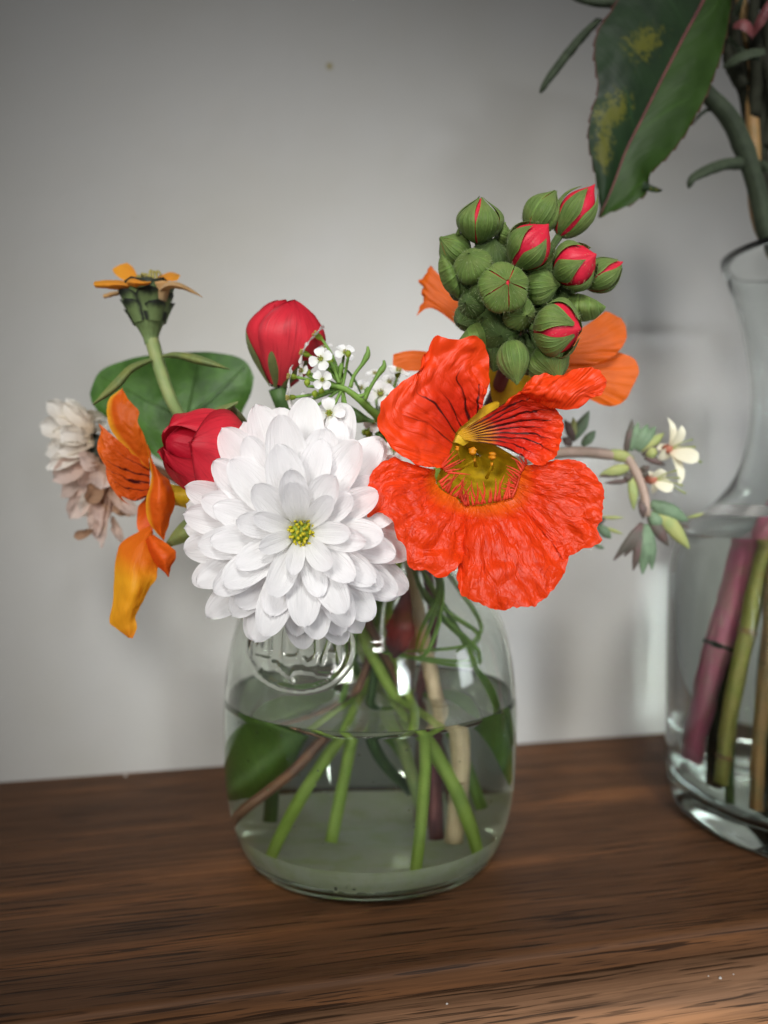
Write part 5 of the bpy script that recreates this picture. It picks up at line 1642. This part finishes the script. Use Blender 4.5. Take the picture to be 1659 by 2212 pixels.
gb = thing('leafy_branch', Vv(-.02, 0, .02), 'grey-green stem with narrow curling leaves rising out of the taller vase', 'branch')
v_, f_, u_ = tube([Vv(-.030, -.020, .012), Vv(-.024, -.016, .05), Vv(-.012, -.008, .10), Vv(-.012, .0, .15), Vv(-.008, .006, .19)] + c7([(1640, 1560, 8), (1600, 1350, 8), (1540, 1130, 7), (1480, 960, 6), (1400, 800, 5), (1250, 630, 4), (1120, 420, 4), (1080, 100, 5), (1000, -200, 6)]),
               [.0022, .0022, .0022, .0022, .0022, .0023, .0024, .0026, .0030, .0034, .0028, .0022, .002], 14, 80, .14, 5)
put('stem', mesh(v_, f_, M['grey_leaf'], u_), gb)
for ln in ([[(1490, 1055, 6), (1350, 1075, 2), (1210, 1130, -2), (1120, 1200, -4), (1108, 1240, -4)], [(1500, 1100, 3), (1350, 1125, -2), (1220, 1180, -5), (1130, 1240, -6), (1118, 1272, -5)], [(1500, 1150, 6), (1360, 1155, 2), (1250, 1190, -2), (1160, 1235, -4), (1135, 1272, -4)]],
           [[(500, 120, 4), (380, 230, 2), (240, 400, 0), (120, 590, -2), (112, 625, -2)], [(530, 125, 2), (400, 250, 0), (270, 420, -3), (140, 600, -4), (122, 630, -3)], [(545, 135, 4), (420, 280, 2), (300, 420, 0), (175, 580, -2), (130, 632, -2)]],
           [[(290, -60, 4), (340, 0, 2), (450, 40, 1), (640, 60, 3), (820, 40, 6)], [(330, -60, 2), (400, -10, -1), (500, 20, -2), (650, 20, 0), (820, 10, 4)], [(380, -70, 4), (470, -20, 2), (560, -10, 1), (680, -20, 3), (820, -30, 6)]],
           [[(1360, 730, 6), (1270, 725, 6), (1190, 770, 6), (1150, 840, 6)], [(1360, 760, 5), (1270, 750, 5), (1200, 790, 5), (1155, 845, 6)]],
           [[(1350, 450, 4), (1420, 380, 2), (1540, 330, 0), (1640, 330, 0)], [(1370, 470, 2), (1440, 430, -2), (1550, 390, -3), (1640, 370, -2)]],
           [[(1380, 280, 6), (1430, 330, 4), (1500, 380, 2), (1600, 420, 2)], [(1390, 240, 6), (1450, 290, 2), (1520, 340, 0), (1600, 380, 2)]],
           [[(1420, 100, 6), (1460, 0, 4), (1500, -80, 2)], [(1470, 110, 6), (1500, 0, 2), (1540, -80, 2)]],
           [[(1600, 1080, 8), (1650, 1090, 6), (1720, 1120, 4)], [(1600, 1160, 8), (1650, 1165, 5), (1720, 1170, 4)]]):
    v_, f_, u_ = sheet([c7(l) for l in ln], 30, 9, amp=.0004, freq=300, seed=7, sag=.0008)
    put('leaf', mesh(v_, f_, M['grey_leaf'], u_), gb)

db = thing('leafy_branch', Vv(.0, 0, .02), 'almost black twiggy stem with a dull red bud at the upper right corner', 'branch')
v_, f_, u_ = tube([Vv(-.012, .010, .012), Vv(-.008, .012, .06), Vv(-.004, .010, .12), Vv(-.004, .012, .17)] + c7([(1630, 1350, 14), (1590, 1000, 14), (1540, 700, 14), (1470, 400, 14), (1440, 100, 14), (1440, -200, 14)]), [.0030, .0030, .0028, .0028, .0030, .0034, .0034, .0030], 12, 60, .2, 8)
put('stem', mesh(v_, f_, M['dark_stem'], u_), db)
for ln in ([(1590, 1000, 14), (1640, 600, 12), (1660, 200, 10), (1660, -200, 10)], [(1560, 800, 12), (1580, 400, 8), (1560, 100, 6), (1600, -200, 6)], [(1640, 1000, 12), (1680, 800, 12), (1690, 500, 12)], [(1500, 600, 12), (1400, 420, 14), (1380, 250, 16)], [(1600, 700, 16), (1560, 500, 18), (1500, 200, 18)], [(1680, 900, 18), (1640, 500, 18), (1600, 100, 18)]):
    v_, f_, u_ = tube(c7(ln), [.0024, .0022, .0020, .0016], 10, 26, .2, ln[0][0])
    put('twig', mesh(v_, f_, M['dark_stem'], u_), db)
for ln in ([[(1430, 160, 2), (1480, 130, 0), (1540, 150, 0), (1560, 240, 2)], [(1420, 190, 0), (1480, 200, -3), (1530, 230, -3), (1550, 280, 1)]], [[(1540, 230, 0), (1580, 130, -2), (1640, 30, -3), (1700, -40, -2)], [(1550, 260, 0), (1620, 180, -3), (1680, 90, -4), (1740, 20, -2)]]):
    v_, f_, u_ = sheet([c7(l) for l in ln], 22, 9, amp=.0004, seed=9, sag=.001)
    put('bud_scale', mesh(v_, f_, M['stem_red'], u_), db)
for ln in ([[(1560, 330, 8), (1640, 500, 6), (1700, 700, 6)], [(1620, 300, 8), (1700, 450, 5), (1760, 650, 6)]], [[(1480, 480, 16), (1560, 560, 14), (1660, 600, 14)], [(1460, 380, 16), (1560, 440, 13), (1660, 480, 14)]], [[(1540, 820, 16), (1600, 900, 14), (1680, 960, 14)], [(1560, 700, 16), (1620, 780, 13), (1700, 850, 14)]], [[(1540, -60, 16), (1600, 60, 14), (1680, 160, 14)], [(1640, -80, 16), (1700, 20, 13), (1760, 100, 14)]]):
    v_, f_, u_ = sheet([c7(l) for l in ln], 20, 9, amp=.0006, freq=200, seed=12, sag=.001)
    put('leaf', mesh(v_, f_, M['dark_stem'], u_), db)

# canes standing in the vase water
for nm, lb, pts, r_, mt, nodes in [
    ('cut_stem', 'thick pink stem with a dark ring, slanting in the taller vase', [P(1516, 1640, .299), P(1572, 1430, .297), P(1612, 1300, .297), P(1652, 1170, .297), Vv(-.016, .0, .135), Vv(.0, .004, .20)], [.0050, .0054, .0056, .0054, .0046, .0040], 'cane_pink', [.25]),
    ('cut_stem', 'straight olive green stem leaning in the taller vase, in front of the pink one', [P(1572, 1690, .283), P(1590, 1560, .284), P(1630, 1380, .286), P(1680, 1180, .288), Vv(-.010, -.004, .13), Vv(.006, .004, .2)], [.0031, .0033, .0033, .0031, .0028, .0026], 'cane_olive', [.06, .32]),
    ('cut_stem', 'brownish stem with a knot, upright in the taller vase beside the right edge', [P(1646, 1745, .276), P(1654, 1600, .277), P(1675, 1400, .279), P(1700, 1200, .283), Vv(-.004, -.008, .13), Vv(.010, .0, .2)], [.0026, .0028, .0028, .0028, .0026, .0024], 'cane_brown', [.28]),
    ('cut_stem', 'reddish brown stem tip cut off by the right picture edge in the vase', [P(1688, 1740, .272), P(1715, 1600, .274), P(1745, 1400, .278), P(1760, 1200, .285), Vv(.004, -.006, .13), Vv(.014, .004, .2)], [.0030, .0032, .0030, .0028, .0026, .0024], 'stem_brown', []),
    ('cut_stem', 'short dark green stem end behind the olive one in the taller vase', [P(1592, 1735, .282), P(1602, 1600, .29), P(1640, 1400, .30), P(1690, 1200, .305), Vv(-.004, .010, .13), Vv(.004, .012, .19)], [.0018, .0022, .0024, .0024, .0022, .002], 'stem_dark', [])]:
    t_ = thing(nm, pts[0], lb, 'stem')
    r_ = [q * .86 for q in r_]
    v_, f_, u_ = tube(pts, r_, 14, 50, .2, len(lb))
    put('stem', mesh(v_, f_, M[mt], u_), t_)
    sp_ = spline(pts, 101)
    for q_ in nodes:
        c_ = Vector(sp_[int(q_ * 100)])
        d_ = Vector(sp_[int(q_ * 100) + 1]) - c_
        rr = float(np.interp(q_, np.linspace(0, 1, len(r_)), r_))
        v_, f_, u_ = lathe([(rr * .95, -.0011), (rr * 1.14, -.0004), (rr * 1.16, .0003), (rr * .95, .0011)], 16)
        put('node', mesh(v_, f_, M['dark_stem' if mt == 'cane_pink' else 'cane_brown'], u_), t_, Matrix.Translation(c_) @ frame(d_))
lv = thing('leaf_sprig', Vv(-.03, .01, .02), 'dark sheets added behind the stems in the taller vase', 'leaf')  # near-black sheets that fill the dark area behind the stems
for ln in ([LV([(1560, 1690), (1568, 1580), (1590, 1440), (1625, 1340)], .300), LV([(1590, 1700, -4), (1600, 1580, -4), (1622, 1440, -4), (1640, 1330, -2)], .300), LV([(1615, 1680), (1625, 1580), (1640, 1440), (1650, 1330)], .300)],
           [LV([(1668, 1680), (1672, 1560), (1680, 1400), (1700, 1260)], .312), LV([(1700, 1700, -6), (1706, 1560, -6), (1712, 1400, -6), (1720, 1250, -3)], .312), LV([(1745, 1690), (1750, 1560), (1750, 1400), (1740, 1250)], .312)]):
    v_, f_, u_ = sheet(ln, 20, 14, amp=.001, seed=4)
    put('leaf', mesh(v_, f_, M['dark_stem'], u_), lv)

# ------------------------------------------------------------------ crumbs of paint on the shelf edge
rnd = random.Random(2)
parts = []
k_ = NT('paint_crumb')
M['crumb'] = k_.done(k_.principled(Base_Color=(.6, .57, .52), Roughness=.8))
for x, y, s in [(-.020, FE - .004, .0003), (.0575, FE - .008, .0004), (.0545, FE - .007, .0002), (.062, FE - .0075, .0002), (-.115, -.004, .0006)]:
    zt = 0 if y >= FE else (-.0094 - .010 + math.sqrt(max(0, .010 ** 2 - (FE - .0030 - y) ** 2)) if y < FE - .0030 else -.0094)
    v_, f_, u_ = tube([Vector((x - s, y, zt + s * .4)), Vector((x, y + s * .3, zt + s * .6)), Vector((x + s, y, zt + s * .4))], [s * .4, s * .9, s * .5], 6, 5, .5, x * 99)
    parts.append((v_, f_, u_))
v_, f_, u_ = join(parts)
tag(put('paint_crumbs', mesh(v_, f_, M['crumb'], u_), None, WMAT), 'tiny pale crumbs scattered along the shelf', 'crumbs', kind='stuff')

GROUPS = {'nasturtium': 'nasturtium flowers in the bouquet', 'rosebud': 'crimson rosebuds in the bouquet', 'alyssum_sprig': 'sprigs of tiny white flowers', 'cut_stem': 'bare cut stems standing in water',
          'leafy_branch': 'branches standing in the taller vase', 'leaf_sprig': 'leaves inside the glass vessels', 'water': 'water in the glass vessels'}
for o in COL.objects:
    if o.parent is None and o.name.split('.')[0] in GROUPS:
        o['group'] = GROUPS[o.name.split('.')[0]]
